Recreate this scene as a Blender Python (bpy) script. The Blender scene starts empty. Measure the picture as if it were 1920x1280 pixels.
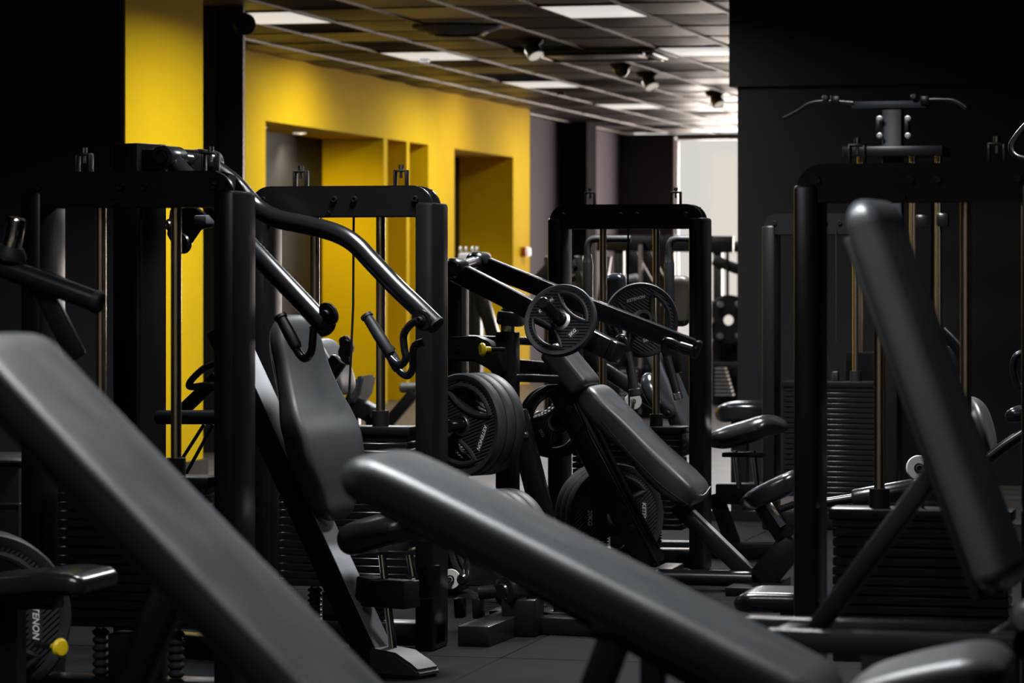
import bpy, bmesh, math, random
from mathutils import Vector, Matrix
random.seed(7)
scene = bpy.context.scene
V = Vector
# ------------------------------------------------------------------ camera
FPX = 6000.0                      # focal length in pixels of the 1920x1280 frame
HOR = 513.0                       # horizon row
CAMH = 1.25
TH = math.atan(1480.0 / FPX)      # room axis Y vanishes right of the picture centre
SN, CS = math.sin(TH), math.cos(TH)
CEIL = CAMH + 1.88
cam_d = bpy.data.cameras.new('camera')
cam = bpy.data.objects.new('camera', cam_d)
scene.collection.objects.link(cam)
cam.location = (0, 0, CAMH)
cam.rotation_euler = (math.pi / 2, 0, TH)
cam_d.sensor_width = 36.0
cam_d.lens = FPX / 1920.0 * 36.0
cam_d.shift_y = -(640.0 - HOR) / 1920.0
cam_d.clip_start = 0.1
cam_d.clip_end = 200
cam_d.dof.use_dof = True
cam_d.dof.focus_distance = 11.3
cam_d.dof.aperture_fstop = 6.2
scene.camera = cam
# ------------------------------------------------------------------ world, daylight, exposure
world = bpy.data.worlds.new('world')
scene.world = world
world.use_nodes = True
wbg = world.node_tree.nodes['Background']
wbg.inputs[0].default_value = (1.0, 0.96, 0.9, 1)
wbg.inputs[1].default_value = 0.75
scene.view_settings.view_transform = 'Standard'
scene.view_settings.look = 'None'
scene.view_settings.gamma = 1.0
scene.view_settings.use_curve_mapping = False
scene.view_settings.exposure = 0.0
try:
    scene.cycles.max_bounces = 6
    scene.cycles.diffuse_bounces = 3
    scene.cycles.glossy_bounces = 4
    scene.cycles.caustics_reflective = False
    scene.cycles.caustics_refractive = False
    scene.cycles.sample_clamp_indirect = 4.0
except Exception:
    pass

def lamp(kind, name, loc, target, power, col, parent=None, **kw):
    d = bpy.data.lights.new(name, kind)
    d.energy = power
    d.color = col
    for k, v in kw.items():
        setattr(d, k, v)
    o = bpy.data.objects.new(name, d)
    scene.collection.objects.link(o)
    loc = V(loc)
    base = V((0, 0, 0))
    if parent is not None:
        o.parent = parent
        base = V(parent.location)
    o.location = loc - base
    o.rotation_euler = (V(target) - loc).to_track_quat('-Z', 'Y').to_euler()
    return o

# daylight entering by the far window
lamp('AREA', 'window_daylight', (-3.0, 43.4, 1.8), (-3.4, 30, 1.5), 1500, (1.0, 0.86, 0.76), shape='RECTANGLE', size=10.2, size_y=2.6)

# ------------------------------------------------------------------ pixel -> place helpers
def ray(px, py):
    l = (px - 960.0) / FPX
    u = (HOR - py) / FPX
    return V((-SN + l * CS, CS + l * SN, u))
def Q(px, py, Y):                 # pixel met with the vertical plane Y = const (room aligned)
    d = ray(px, py)
    p = d * (Y / d.y)
    return V((p.x, p.y, p.z + CAMH))
def FL(px, py, h=0.0):            # pixel met with the floor (or height h)
    d = ray(px, py)
    t = (h - CAMH) / d.z
    return V((d.x * t, d.y * t, h))
class Frame:                      # a machine turned by angle a: u forward, w across
    def __init__(s, origin, a):
        s.o = V(origin); r = math.radians(a)
        s.u = V((math.cos(r), -math.sin(r), 0)); s.w = V((math.sin(r), math.cos(r), 0))
    def q(s, px, py, w=0.0):
        d = ray(px, py)
        p0 = s.o + s.w * w
        t = (p0.x * s.w.x + p0.y * s.w.y) / (d.x * s.w.x + d.y * s.w.y)
        return V((d.x * t, d.y * t, d.z * t + CAMH))

# ------------------------------------------------------------------ materials
MATS = {}
def mat(name, col, rough=0.5, metal=0.0, bump=0.0, bscale=200.0, var=0.0, vscale=8.0, spec=0.5, emit=None, coat=0.0, rvar=0.0):
    m = bpy.data.materials.new(name)
    m.use_nodes = True
    nt = m.node_tree
    b = nt.nodes['Principled BSDF']
    b.inputs['Base Color'].default_value = (*col, 1)
    b.inputs['Roughness'].default_value = rough
    b.inputs['Metallic'].default_value = metal
    b.inputs['Specular IOR Level'].default_value = spec
    if coat:
        b.inputs['Coat Weight'].default_value = coat
        b.inputs['Coat Roughness'].default_value = 0.25
    tc = nt.nodes.new('ShaderNodeTexCoord')
    if var or rvar:
        n = nt.nodes.new('ShaderNodeTexNoise')
        n.inputs['Scale'].default_value = vscale
        n.inputs['Detail'].default_value = 5
        nt.links.new(tc.outputs['Object'], n.inputs['Vector'])
        if var:
            mr = nt.nodes.new('ShaderNodeMapRange')
            mr.inputs['From Min'].default_value = 0.3; mr.inputs['From Max'].default_value = 0.7
            mr.inputs['To Min'].default_value = 1 - var; mr.inputs['To Max'].default_value = 1 + var
            nt.links.new(n.outputs['Fac'], mr.inputs['Value'])
            mx = nt.nodes.new('ShaderNodeMix'); mx.data_type = 'RGBA'; mx.blend_type = 'MULTIPLY'
            mx.inputs['Factor'].default_value = 1
            mx.inputs['A'].default_value = (*col, 1)
            cmb = nt.nodes.new('ShaderNodeCombineColor')
            for i in range(3):
                nt.links.new(mr.outputs['Result'], cmb.inputs[i])
            nt.links.new(cmb.outputs['Color'], mx.inputs['B'])
            nt.links.new(mx.outputs['Result'], b.inputs['Base Color'])
        if rvar:
            m2 = nt.nodes.new('ShaderNodeMapRange')
            m2.inputs['From Min'].default_value = 0.3; m2.inputs['From Max'].default_value = 0.7
            m2.inputs['To Min'].default_value = max(0.03, rough - rvar); m2.inputs['To Max'].default_value = rough + rvar
            nt.links.new(n.outputs['Fac'], m2.inputs['Value'])
            nt.links.new(m2.outputs['Result'], b.inputs['Roughness'])
    if bump:
        n2 = nt.nodes.new('ShaderNodeTexNoise')
        n2.inputs['Scale'].default_value = bscale
        n2.inputs['Detail'].default_value = 3
        nt.links.new(tc.outputs['Object'], n2.inputs['Vector'])
        bp = nt.nodes.new('ShaderNodeBump')
        bp.inputs['Strength'].default_value = bump
        bp.inputs['Distance'].default_value = 0.002
        nt.links.new(n2.outputs['Fac'], bp.inputs['Height'])
        nt.links.new(bp.outputs['Normal'], b.inputs['Normal'])
    if emit:
        b.inputs['Emission Color'].default_value = (*emit[:3], 1)
        b.inputs['Emission Strength'].default_value = emit[3]
    MATS[name] = m
    return m
mat('black_paint', (0.006, 0.006, 0.006), 0.30, bump=0.05, bscale=500, spec=0.28)
mat('black_satin', (0.008, 0.0085, 0.009), 0.24, spec=0.45)
mat('black_matte', (0.006, 0.006, 0.006), 0.6, spec=0.25)
mat('graphite_paint', (0.075, 0.08, 0.088), 0.4)
mat('slate_paint', (0.028, 0.034, 0.040), 0.45, spec=0.3)
mat('lit_top_grey', (0.20, 0.205, 0.215), 0.5)  # pale tone for black beam tops, light from above put into the colour
mat('vinyl', (0.026, 0.029, 0.0315), 0.40, bump=0.2, bscale=420, rvar=0.05, vscale=9, spec=0.75)
mat('vinyl_gloss', (0.008, 0.009, 0.0105), 0.22, spec=0.7, bump=0.12, bscale=380)
mat('vinyl_brown', (0.06, 0.05, 0.04), 0.42, bump=0.15, bscale=380)
mat('stitch', (0.30, 0.29, 0.27), 0.7)
mat('rubber', (0.022, 0.0225, 0.023), 0.55, bump=0.25, bscale=300)
mat('rubber_grip', (0.012, 0.012, 0.012), 0.5, bump=0.2, bscale=500)
mat('chrome', (0.82, 0.80, 0.77), 0.14, metal=1.0)
mat('steel', (0.45, 0.44, 0.43), 0.3, metal=1.0)
mat('dark_steel', (0.10, 0.10, 0.10), 0.28, metal=0.9)
mat('chrome_warm_reflect', (0.88, 0.74, 0.54), 0.24, metal=1.0)  # chrome, with a warm gold reflection put into its colour
mat('yellow_knob', (0.75, 0.52, 0.01), 0.4)
mat('yellow_wall', (0.74, 0.46, 0.003), 0.85, spec=0.05, bump=0.12, bscale=60, var=0.03, vscale=2.5)
mat('grey_wall', (0.085, 0.072, 0.085), 0.8, spec=0.08, var=0.06, vscale=1.5)
mat('cream_wall', (0.72, 0.62, 0.46), 0.8, spec=0.2)
mat('pillar_black', (0.008, 0.0075, 0.0075), 0.95, spec=0.02)
mat('black_wall', (0.008, 0.0075, 0.0075), 0.62, spec=0.3, bump=0.08, bscale=80)
mat('charcoal_wall', (0.06, 0.06, 0.066), 0.6, spec=0.3, bump=0.08, bscale=80)
mat('dark_brown_wall', (0.045, 0.036, 0.033), 0.6)
mat('ceiling_tile', (0.075, 0.060, 0.052), 0.40, bump=0.15, bscale=30, var=0.10, vscale=3)
mat('ceiling_bar', (0.085, 0.07, 0.063), 0.42)
mat('ceiling_black', (0.01, 0.01, 0.01), 0.7)
mat('lamp_white', (0.8, 0.8, 0.8), 0.5, emit=(1.0, 0.985, 0.96, 0.60))
mat('spot_white', (0.6, 0.58, 0.55), 0.3, emit=(1.0, 0.92, 0.8, 0.5))
mat('white_plastic', (0.72, 0.70, 0.64), 0.4)
mat('off_white_paint', (0.62, 0.55, 0.53), 0.45)
mat('red_plastic', (0.35, 0.05, 0.02), 0.4)
mat('print_white', (0.95, 0.95, 0.95), 0.5)
mat('print_red', (0.75, 0.06, 0.02), 0.5)
mat('window_frame', (0.30, 0.26, 0.26), 0.4)
mat('rubber_tile', (0.0105, 0.0112, 0.0122), 0.7, spec=0.012, bump=0.5, bscale=160, var=0.25, vscale=3.0, rvar=0.08)
mat('floor_joint', (0.01, 0.01, 0.01), 0.8)
mat('metal_bar_lit', (0.35, 0.33, 0.33), 0.35, metal=0.8)
# ridged rubber of the plates: fine straight grooves in object space
m = mat('ridged_rubber', (0.024, 0.0245, 0.025), 0.42, spec=0.6)
nt = m.node_tree; tc = nt.nodes.new('ShaderNodeTexCoord')
wv = nt.nodes.new('ShaderNodeTexWave'); wv.bands_direction = 'Y'; wv.inputs['Scale'].default_value = 26
wv.inputs['Distortion'].default_value = 0
nt.links.new(tc.outputs['Object'], wv.inputs['Vector'])
bp = nt.nodes.new('ShaderNodeBump'); bp.inputs['Strength'].default_value = 1.0; bp.inputs['Distance'].default_value = 0.006
nt.links.new(wv.outputs['Fac'], bp.inputs['Height'])
nt.links.new(bp.outputs['Normal'], nt.nodes['Principled BSDF'].inputs['Normal'])
# plank floor of the far half of the hall
m = mat('plank_floor', (0.15, 0.115, 0.095), 0.42)
nt = m.node_tree; b = nt.nodes['Principled BSDF']; tc = nt.nodes.new('ShaderNodeTexCoord')
br = nt.nodes.new('ShaderNodeTexBrick')
br.inputs['Color1'].default_value = (0.085, 0.062, 0.05, 1); br.inputs['Color2'].default_value = (0.055, 0.04, 0.033, 1)
br.inputs['Mortar'].default_value = (0.04, 0.03, 0.025, 1)
br.inputs['Scale'].default_value = 1.0; br.inputs['Mortar Size'].default_value = 0.006
br.inputs['Brick Width'].default_value = 1.4; br.inputs['Row Height'].default_value = 0.22
nt.links.new(tc.outputs['Object'], br.inputs['Vector'])
mp = nt.nodes.new('ShaderNodeMapping'); mp.inputs['Scale'].default_value = (1.2, 14, 1)
nt.links.new(tc.outputs['Object'], mp.inputs['Vector'])
nz = nt.nodes.new('ShaderNodeTexNoise'); nz.inputs['Scale'].default_value = 1.5; nz.inputs['Detail'].default_value = 6
nt.links.new(mp.outputs['Vector'], nz.inputs['Vector'])
mx = nt.nodes.new('ShaderNodeMix'); mx.data_type = 'RGBA'; mx.blend_type = 'OVERLAY'; mx.inputs['Factor'].default_value = 0.6
nt.links.new(br.outputs['Color'], mx.inputs['A']); nt.links.new(nz.outputs['Color'], mx.inputs['B'])
hs = nt.nodes.new('ShaderNodeHueSaturation'); hs.inputs['Saturation'].default_value = 0.7
nt.links.new(mx.outputs['Result'], hs.inputs['Color'])
nt.links.new(hs.outputs['Color'], b.inputs['Base Color'])
# clear glass of the far window
m = bpy.data.materials.new('glass'); m.use_nodes = True; MATS['glass'] = m
nt = m.node_tree; nt.nodes.remove(nt.nodes['Principled BSDF'])
tr = nt.nodes.new('ShaderNodeBsdfTransparent'); gl = nt.nodes.new('ShaderNodeBsdfGlossy'); gl.inputs['Roughness'].default_value = 0.05
ms = nt.nodes.new('ShaderNodeMixShader'); ms.inputs[0].default_value = 0.05
nt.links.new(tr.outputs[0], ms.inputs[1]); nt.links.new(gl.outputs[0], ms.inputs[2])
nt.links.new(ms.outputs[0], nt.nodes['Material Output'].inputs[0])

# ------------------------------------------------------------------ object helpers
COL = scene.collection
def thing(name, label, cat, base, group=None):
    o = bpy.data.objects.new(name, None)
    COL.objects.link(o)
    o.location = V(base)
    o.empty_display_size = 0.1
    o['label'] = label; o['category'] = cat
    if group: o['group'] = group
    return o
def tag(o, label, cat, group=None):
    o['label'] = label; o['category'] = cat
    if group: o['group'] = group
    return o
def root_of(o):
    while o.parent is not None: o = o.parent
    return o
def finish(name, bm, m, parent=None, smooth=40, label=None, local=False):
    bmesh.ops.recalc_face_normals(bm, faces=bm.faces[:])
    me = bpy.data.meshes.new(name)
    off = V((0, 0, 0))
    if not local:
        if parent is not None:
            off = V(root_of(parent).location)
        else:
            lo = V([min(v.co[i] for v in bm.verts) for i in range(3)])
            hi = V([max(v.co[i] for v in bm.verts) for i in range(3)])
            off = V(((lo.x + hi.x) / 2, (lo.y + hi.y) / 2, lo.z))
        bmesh.ops.translate(bm, verts=bm.verts[:], vec=-off)
    bm.to_mesh(me); bm.free()
    if smooth:
        me.polygons.foreach_set('use_smooth', [True] * len(me.polygons))
        me.set_sharp_from_angle(angle=math.radians(smooth))
    me.materials.append(MATS[m])
    o = bpy.data.objects.new(name, me)
    COL.objects.link(o)
    if parent is not None: o.parent = parent
    elif not local: o.location = off
    if label: o['label'] = label
    return o
def structure(o):
    o['kind'] = 'structure'
    return o
def b_box(bm, c, size, bev=0.0, axes=None, seg=2):
    """box centred at c; axes = (x, y, z) unit vectors"""
    ax = axes or (V((1, 0, 0)), V((0, 1, 0)), V((0, 0, 1)))
    M = Matrix((ax[0], ax[1], ax[2])).transposed().to_4x4()
    M.translation = V(c)
    r = bmesh.ops.create_cube(bm, size=1.0, matrix=M @ Matrix.Diagonal((*size, 1)))
    vs = r['verts']
    if bev > 0:
        es = list({e for v in vs for e in v.link_edges})
        bmesh.ops.bevel(bm, geom=es, offset=min(bev, min(size) * 0.45), segments=seg, affect='EDGES', profile=0.5)
def box(name, c, size, m, parent=None, bev=0.004, axes=None, **k):
    bm = bmesh.new(); b_box(bm, c, size, bev, axes)
    return finish(name, bm, m, parent, **k)
def span(name, x0, x1, y0, y1, z0, z1, m, parent=None, bev=0.0, **k):
    return box(name, ((x0 + x1) / 2, (y0 + y1) / 2, (z0 + z1) / 2), (abs(x1 - x0), abs(y1 - y0), abs(z1 - z0)), m, parent, bev, **k)
def b_beam(bm, p0, p1, w, h, wdir=V((0, 1, 0)), bev=0.006):
    p0 = V(p0); p1 = V(p1); t = (p1 - p0); L = t.length; t.normalize()
    wd = (wdir - t * wdir.dot(t)).normalized()
    n = t.cross(wd)
    b_box(bm, (p0 + p1) / 2, (L, w, h), bev, (t, wd, n))
def beam(name, p0, p1, w, h, m, parent=None, wdir=V((0, 1, 0)), bev=0.006, **k):
    """rectangular bar p0-p1; w along wdir, h across"""
    bm = bmesh.new(); b_beam(bm, p0, p1, w, h, wdir, bev)
    return finish(name, bm, m, parent, **k)
def smooth_path(pts, n=8):
    pts = [V(p) for p in pts]
    if len(pts) < 3: return pts
    P = [pts[0] * 2 - pts[1]] + pts + [pts[-1] * 2 - pts[-2]]
    out = []
    for i in range(1, len(P) - 2):
        a, b_, c, d = P[i - 1], P[i], P[i + 1], P[i + 2]
        for k in range(n):
            t = k / n
            out.append(0.5 * ((2 * b_) + (c - a) * t + (2 * a - 5 * b_ + 4 * c - d) * t * t + (3 * b_ - a - 3 * c + d) * t ** 3))
    out.append(pts[-1])
    return out
def b_tube(bm, pts, r, seg=14, cap=True, round_end=0.0):
    pts = [V(p) for p in pts]
    rs = r if isinstance(r, (list, tuple)) else [r] * len(pts)
    t0 = (pts[1] - pts[0]).normalized()
    ref = V((0, 0, 1)) if abs(t0.z) < 0.9 else V((1, 0, 0))
    nrm = (ref - t0 * ref.dot(t0)).normalized()
    rings = []
    for i, p in enumerate(pts):
        t = (pts[min(i + 1, len(pts) - 1)] - pts[max(i - 1, 0)]).normalized()
        nrm = (nrm - t * nrm.dot(t)).normalized()
        bn = t.cross(nrm)
        rings.append([bm.verts.new(p + (nrm * math.cos(2 * math.pi * k / seg) + bn * math.sin(2 * math.pi * k / seg)) * rs[i]) for k in range(seg)])
    for a, b_ in zip(rings, rings[1:]):
        for k in range(seg):
            bm.faces.new((a[k], a[(k + 1) % seg], b_[(k + 1) % seg], b_[k]))
    if cap:
        bm.faces.new(rings[0][::-1]); bm.faces.new(rings[-1])
def tube(name, pts, r, m, parent=None, seg=14, smooth_n=0, **k):
    if smooth_n: pts = smooth_path(pts, smooth_n)
    bm = bmesh.new(); b_tube(bm, pts, r, seg)
    return finish(name, bm, m, parent, **k)
def b_lathe(bm, prof, o, ax, seg=32, closed=False):
    """prof: (radius, height along ax)"""
    o = V(o); ax = V(ax).normalized()
    ref = V((0, 0, 1)) if abs(ax.z) < 0.9 else V((1, 0, 0))
    e1 = (ref - ax * ref.dot(ax)).normalized(); e2 = ax.cross(e1)
    rings = []
    for r, h in prof:
        if r < 1e-6:
            rings.append([bm.verts.new(o + ax * h)])
        else:
            rings.append([bm.verts.new(o + ax * h + (e1 * math.cos(2 * math.pi * k / seg) + e2 * math.sin(2 * math.pi * k / seg)) * r) for k in range(seg)])
    pairs = list(zip(rings, rings[1:]))
    if closed: pairs.append((rings[-1], rings[0]))
    for a, b_ in pairs:
        for k in range(seg):
            k2 = (k + 1) % seg
            if len(a) == 1 and len(b_) == 1: continue
            if len(a) == 1: bm.faces.new((a[0], b_[k2], b_[k]))
            elif len(b_) == 1: bm.faces.new((a[k], a[k2], b_[0]))
            else: bm.faces.new((a[k], a[k2], b_[k2], b_[k]))
def lathe(name, prof, o, ax, m, parent=None, seg=32, closed=False, **k):
    bm = bmesh.new(); b_lathe(bm, prof, o, ax, seg, closed)
    return finish(name, bm, m, parent, **k)
def cyl_prof(r, h, bev=0.004):
    return [(0, 0), (r - bev, 0), (r, bev), (r, h - bev), (r - bev, h), (0, h)]
def b_pad(bm, path, wdir, width, thick, up=V((0, 0, 1)), seg=36, ex=4.2, crown=0.0, er=0.05, et=0.03, ns=10, rc=None):
    if rc is None: rc = 0.045 if ex < 3.3 else 0.022
    """upholstered cushion: path = middle line of its face; cross-section a rounded rectangle; rounded ends"""
    path = smooth_path(path, ns) if len(path) > 2 else [V(path[0]).lerp(V(path[1]), i / 12) for i in range(13)]
    n = len(path)
    L = [0.0]
    for a, b_ in zip(path, path[1:]): L.append(L[-1] + (b_ - a).length)
    T = L[-1]
    def wv(lst, s):
        if not isinstance(lst, (list, tuple)): return lst
        x = s * (len(lst) - 1); i = min(int(x), len(lst) - 2); f = x - i
        a = lst[max(i - 1, 0)]; b1_ = lst[i]; c_ = lst[i + 1]; d_ = lst[min(i + 2, len(lst) - 1)]
        return 0.5 * (2 * b1_ + (c_ - a) * f + (2 * a - 5 * b1_ + 4 * c_ - d_) * f * f + (3 * b1_ - a - 3 * c_ + d_) * f ** 3)
    # stations incl. rounded ends
    m_ = 6
    stations = []
    for k in range(m_ + 1):
        ph = math.pi / 2 * k / m_
        stations.append((er * (1 - math.cos(ph)), math.sin(ph)))
    mid = [(l, 1.0) for l in L if er * 1.05 < l < T - er * 1.05]
    end = [(T - d, s) for d, s in reversed(stations)]
    allst = stations + mid + end
    def at(l):
        for i in range(n - 1):
            if L[i + 1] >= l or i == n - 2:
                f = (l - L[i]) / max(1e-9, L[i + 1] - L[i])
                p = path[i].lerp(path[i + 1], f)
                t = (path[min(i + 2, n - 1)] - path[max(i - 1, 0)]).normalized()
                return p, t
    wd0 = V(wdir).normalized()
    rings = []
    for l, sc in allst:
        p, t = at(l)
        wd = (wd0 - t * wd0.dot(t)).normalized()
        nn = wd.cross(t)
        if nn.dot(up) < 0: nn = -nn
        s = l / T
        W = wv(width, s); H = wv(thick, s)
        w2 = W / 2 - er * (1 - sc) if W / 2 > er else W / 2 * (0.25 + 0.75 * sc)
        h2 = H / 2 - min(et, H / 2 * 0.9) * (1 - sc)
        c = p - nn * (H / 2)
        ring = []
        rc_ = max(0.004, min(rc, h2 * 0.97, w2 * 0.97))
        prof = []
        for (sx, sy, a0) in ((1, 1, 0.0), (-1, 1, 90.0), (-1, -1, 180.0), (1, -1, 270.0)):
            for k in range(6):
                a = math.radians(a0 + 18.0 * k)
                prof.append((sx * (w2 - rc_) + rc_ * math.cos(a), sy * (h2 - rc_) + rc_ * math.sin(a)))
            if a0 in (0.0, 180.0):      # points along the wide faces
                x0, x1 = sx * (w2 - rc_), -sx * (w2 - rc_)
                for k in range(1, 9):
                    prof.append((x0 + (x1 - x0) * k / 9, sy * h2))
        for x, y in prof:
            f = x / max(w2, 1e-6)
            yy = y + (crown * sc * (1 - f * f) if y > h2 * 0.5 else 0)
            ring.append(bm.verts.new(c + wd * x + nn * yy))
        seg = len(ring)
        rings.append(ring)
    for a, b_ in zip(rings, rings[1:]):
        for k in range(seg):
            bm.faces.new((a[k], a[(k + 1) % seg], b_[(k + 1) % seg], b_[k]))
    bm.faces.new(rings[0][::-1]); bm.faces.new(rings[-1])
def pad(name, path, wdir, width, thick, m, parent=None, **k):
    kk = {x: k.pop(x) for x in list(k) if x in ('up', 'seg', 'ex', 'crown', 'er', 'et', 'ns', 'rc')}
    bm = bmesh.new(); b_pad(bm, path, wdir, width, thick, **kk)
    return finish(name, bm, m, parent, smooth=60, **k)
def prism(name, pts, d, depth, m, parent=None, bev=0.003, **k):
    """closed outline pts (world, planar) pushed by vector d*depth"""
    bm = bmesh.new()
    d = V(d).normalized() * depth
    a = [bm.verts.new(V(p)) for p in pts]; b_ = [bm.verts.new(V(p) + d) for p in pts]
    bm.faces.new(a); bm.faces.new(b_[::-1])
    for i in range(len(a)):
        j = (i + 1) % len(a)
        bm.faces.new((a[i], b_[i], b_[j], a[j]))
    if bev:
        bmesh.ops.recalc_face_normals(bm, faces=bm.faces[:])
        es = [e for e in bm.edges if len(e.link_faces) == 2 and e.calc_face_angle(0) > 0.6]
        bmesh.ops.bevel(bm, geom=es, offset=bev, segments=2, affect='EDGES')
    return finish(name, bm, m, parent, **k)
def text_mesh(s, size, shear=0.0, extrude=0.0006):
    c = bpy.data.curves.new('txt', 'FONT')
    c.body = s; c.size = size; c.align_x = 'CENTER'; c.align_y = 'CENTER'; c.extrude = extrude; c.shear = shear
    c.offset = size * 0.015
    c.resolution_u = 3
    o = bpy.data.objects.new('txt', c)
    COL.objects.link(o)
    dg = bpy.context.evaluated_depsgraph_get()
    me = bpy.data.meshes.new_from_object(o.evaluated_get(dg))
    bpy.data.objects.remove(o)
    return me
def bolt(c, ax, r, parent, m='black_satin', h=0.012):
    return lathe('bolt', [(0, h * 0.6), (r * 0.45, h * 0.6), (r * 0.5, h), (r * 0.85, h), (r, h * 0.7), (r, 0), (r * 1.5, -0.0005), (r * 1.5, -0.004)], c, ax, m, parent, seg=16)

# ------------------------------------------------------------------ the room
X_Y = -8.58         # face of the yellow wall
X_L = -8.95         # face of the left wall beyond it
YF = 42.4           # far wall
RUB_Y = 16.11       # rubber tiles end, planks begin
fl = structure(span('floor', -10.5, 7, -3, RUB_Y, -0.06, -0.016, 'floor_joint'))
bm = bmesh.new(); b_box(bm, (0, 0, 0), (0.996, 0.996, 0.016), 0.003, seg=1)
tile0 = None
for i in range(-6, 4):
    for j in range(-2, 6):
        x = -2.53 + 1.0 * i + 0.5; y = 10.11 + 1.0 * j + 0.5
        if tile0 is None:
            o = finish('rubber_tile', bm, 'rubber_tile', None, local=True); tile0 = o
        else:
            o = tile0.copy(); COL.objects.link(o)
        o.parent = fl
        o.location = V((x, y, -0.008 + random.uniform(-0.0012, 0.0))) - V(fl.location)
        o.rotation_euler = (random.uniform(-.001, .001), random.uniform(-.001, .001), random.choice((0, math.pi / 2, math.pi)))
structure(span('floor_near', -10.5, 7, -3, 8.11, -0.05, -0.001, 'rubber_tile'))
structure(span('floor_planks', -10.5, 7, RUB_Y, YF + 0.2, -0.06, 0.0, 'plank_floor'))
cl = structure(span('ceiling', -10.5, 7, -3, YF + 0.2, CEIL + 0.10, CEIL + 0.14, 'ceiling_black'))
TW, TL = 0.6, 1.06
LX = [-7.6, -5.2]
LY = [21.8 + 4.24 * k for k in range(4)]
def is_light(cx, ry): return any(abs(cx - a) < 0.05 for a in LX) and any(abs(ry - a) < 0.05 for a in LY)
tm = []
for v in range(3):     # three slightly sagging tiles
    bm = bmesh.new()
    nx, ny = 4, 6
    g = [[bm.verts.new((-TW / 2 + 0.006 + (TW - 0.012) * i / nx, -TL / 2 + 0.006 + (TL - 0.012) * j / ny,
          -(0.010 + 0.006 * v) * math.sin(math.pi * i / nx) ** 0.7 * math.sin(math.pi * j / ny) ** 0.7)) for j in range(ny + 1)] for i in range(nx + 1)]
    for i in range(nx):
        for j in range(ny):
            bm.faces.new((g[i][j], g[i][j + 1], g[i + 1][j + 1], g[i + 1][j]))
    me = bpy.data.meshes.new('ceiling_tile')
    bmesh.ops.solidify(bm, geom=bm.faces[:], thickness=0.012)
    bm.to_mesh(me); bm.free()
    me.materials.append(MATS['ceiling_tile'])
    me.polygons.foreach_set('use_smooth', [True] * len(me.polygons)); me.set_sharp_from_angle(angle=0.6)
    tm.append(me)
CASS = [(-6.4, 26.04), (-5.8, 26.04)]
cols = [-8.2 + TW * i for i in range(-1, 10)]
rows = [20.74 + TL * j for j in range(0, 21)]
for cx in cols:
    for ry in rows:
        if ry + TL > YF + 0.4 or is_light(cx, ry): continue
        if any(abs(cx - a) < .05 and abs(ry - b_) < .05 for a, b_ in CASS): continue
        o = bpy.data.objects.new('ceiling_tile', random.choice(tm)); COL.objects.link(o)
        o.parent = cl
        o.location = V((cx + TW / 2, ry + TL / 2, CEIL + 0.004)) - V(cl.location)
        o.rotation_euler = (random.uniform(-.004, .004), random.uniform(-.006, .006), 0)
for i in range(len(cols) + 1):
    x = cols[0] + TW * i
    box('grid_bar', (x, 31.6, CEIL - 0.002), (0.020, 22.0, 0.02), 'ceiling_bar', cl, bev=0)
for ry in rows + [rows[-1] + TL]:
    if ry < YF: box('grid_crossbar', (-5.2, ry, CEIL + 0.002), (6.6, 0.014, 0.010), 'ceiling_black', cl, bev=0)
ADDED_BACK_LIGHTS = [(-4.4, -1.9), (-1.6, -1.9), (1.2, -1.9)]  # unseen lamps added behind the camera to brighten the rod reflections
# near ceiling (out of the picture) closes the room
structure(span('ceiling_near', -10.5, 7, -3, rows[0], CEIL, CEIL + 0.1, 'ceiling_tile'))
structure(span('ceiling_right', cols[-1] + TW, 7, rows[0], YF + .2, CEIL, CEIL + 0.1, 'ceiling_tile'))
structure(span('ceiling_left', -10.5, cols[0], rows[0], YF + .2, CEIL, CEIL + 0.1, 'ceiling_tile'))

# lights in the ceiling grid
names = {(0, 0): 'white ceiling light panel cut by the black column at upper left',
         (0, 1): 'white ceiling light panel above the near end of the yellow wall niches',
         (0, 2): 'white ceiling light panel above the far end of the yellow wall',
         (0, 3): 'white ceiling light panel nearest the bright window',
         (1, 0): 'white ceiling light panel at the very top centre of the photo',
         (1, 1): 'white ceiling light panel cut off by the black wall edge'}
def ceiling_light(cx, ry, label, power, z=CEIL, spread=152):
    t = thing('ceiling_light', label, 'ceiling light', (cx + TW / 2, ry + TL / 2, z), 'recessed ceiling light panels')
    box('diffuser', (cx + TW / 2, ry + TL / 2, z - 0.004), (TW - 0.03, TL - 0.03, 0.012), 'lamp_white', t, bev=0.002)
    bm = bmesh.new()
    for sx in (-1, 1): b_box(bm, (cx + TW / 2 + sx * (TW / 2 - 0.008), ry + TL / 2, z - 0.004), (0.016, TL, 0.016))
    for sy in (-1, 1): b_box(bm, (cx + TW / 2, ry + TL / 2 + sy * (TL / 2 - 0.008), z - 0.004), (TW - 0.032, 0.016, 0.016))
    finish('frame', bm, 'ceiling_bar', t)
    lamp('AREA', 'panel_lamp', (cx + TW / 2, ry + TL / 2, z - 0.02), (cx + TW / 2, ry + TL / 2, 0), power, (0.93, 0.97, 1.0), t, shape='RECTANGLE', size=TW - 0.06, size_y=TL - 0.06, spread=math.radians(spread))
PW = 60
for (i, j), lab in names.items():
    ceiling_light(LX[i], LY[j], lab, {(0, 0): 45, (0, 1): 55, (0, 2): 58, (0, 3): 36, (1, 0): 60, (1, 1): 60}[(i, j)], spread=180)
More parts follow.
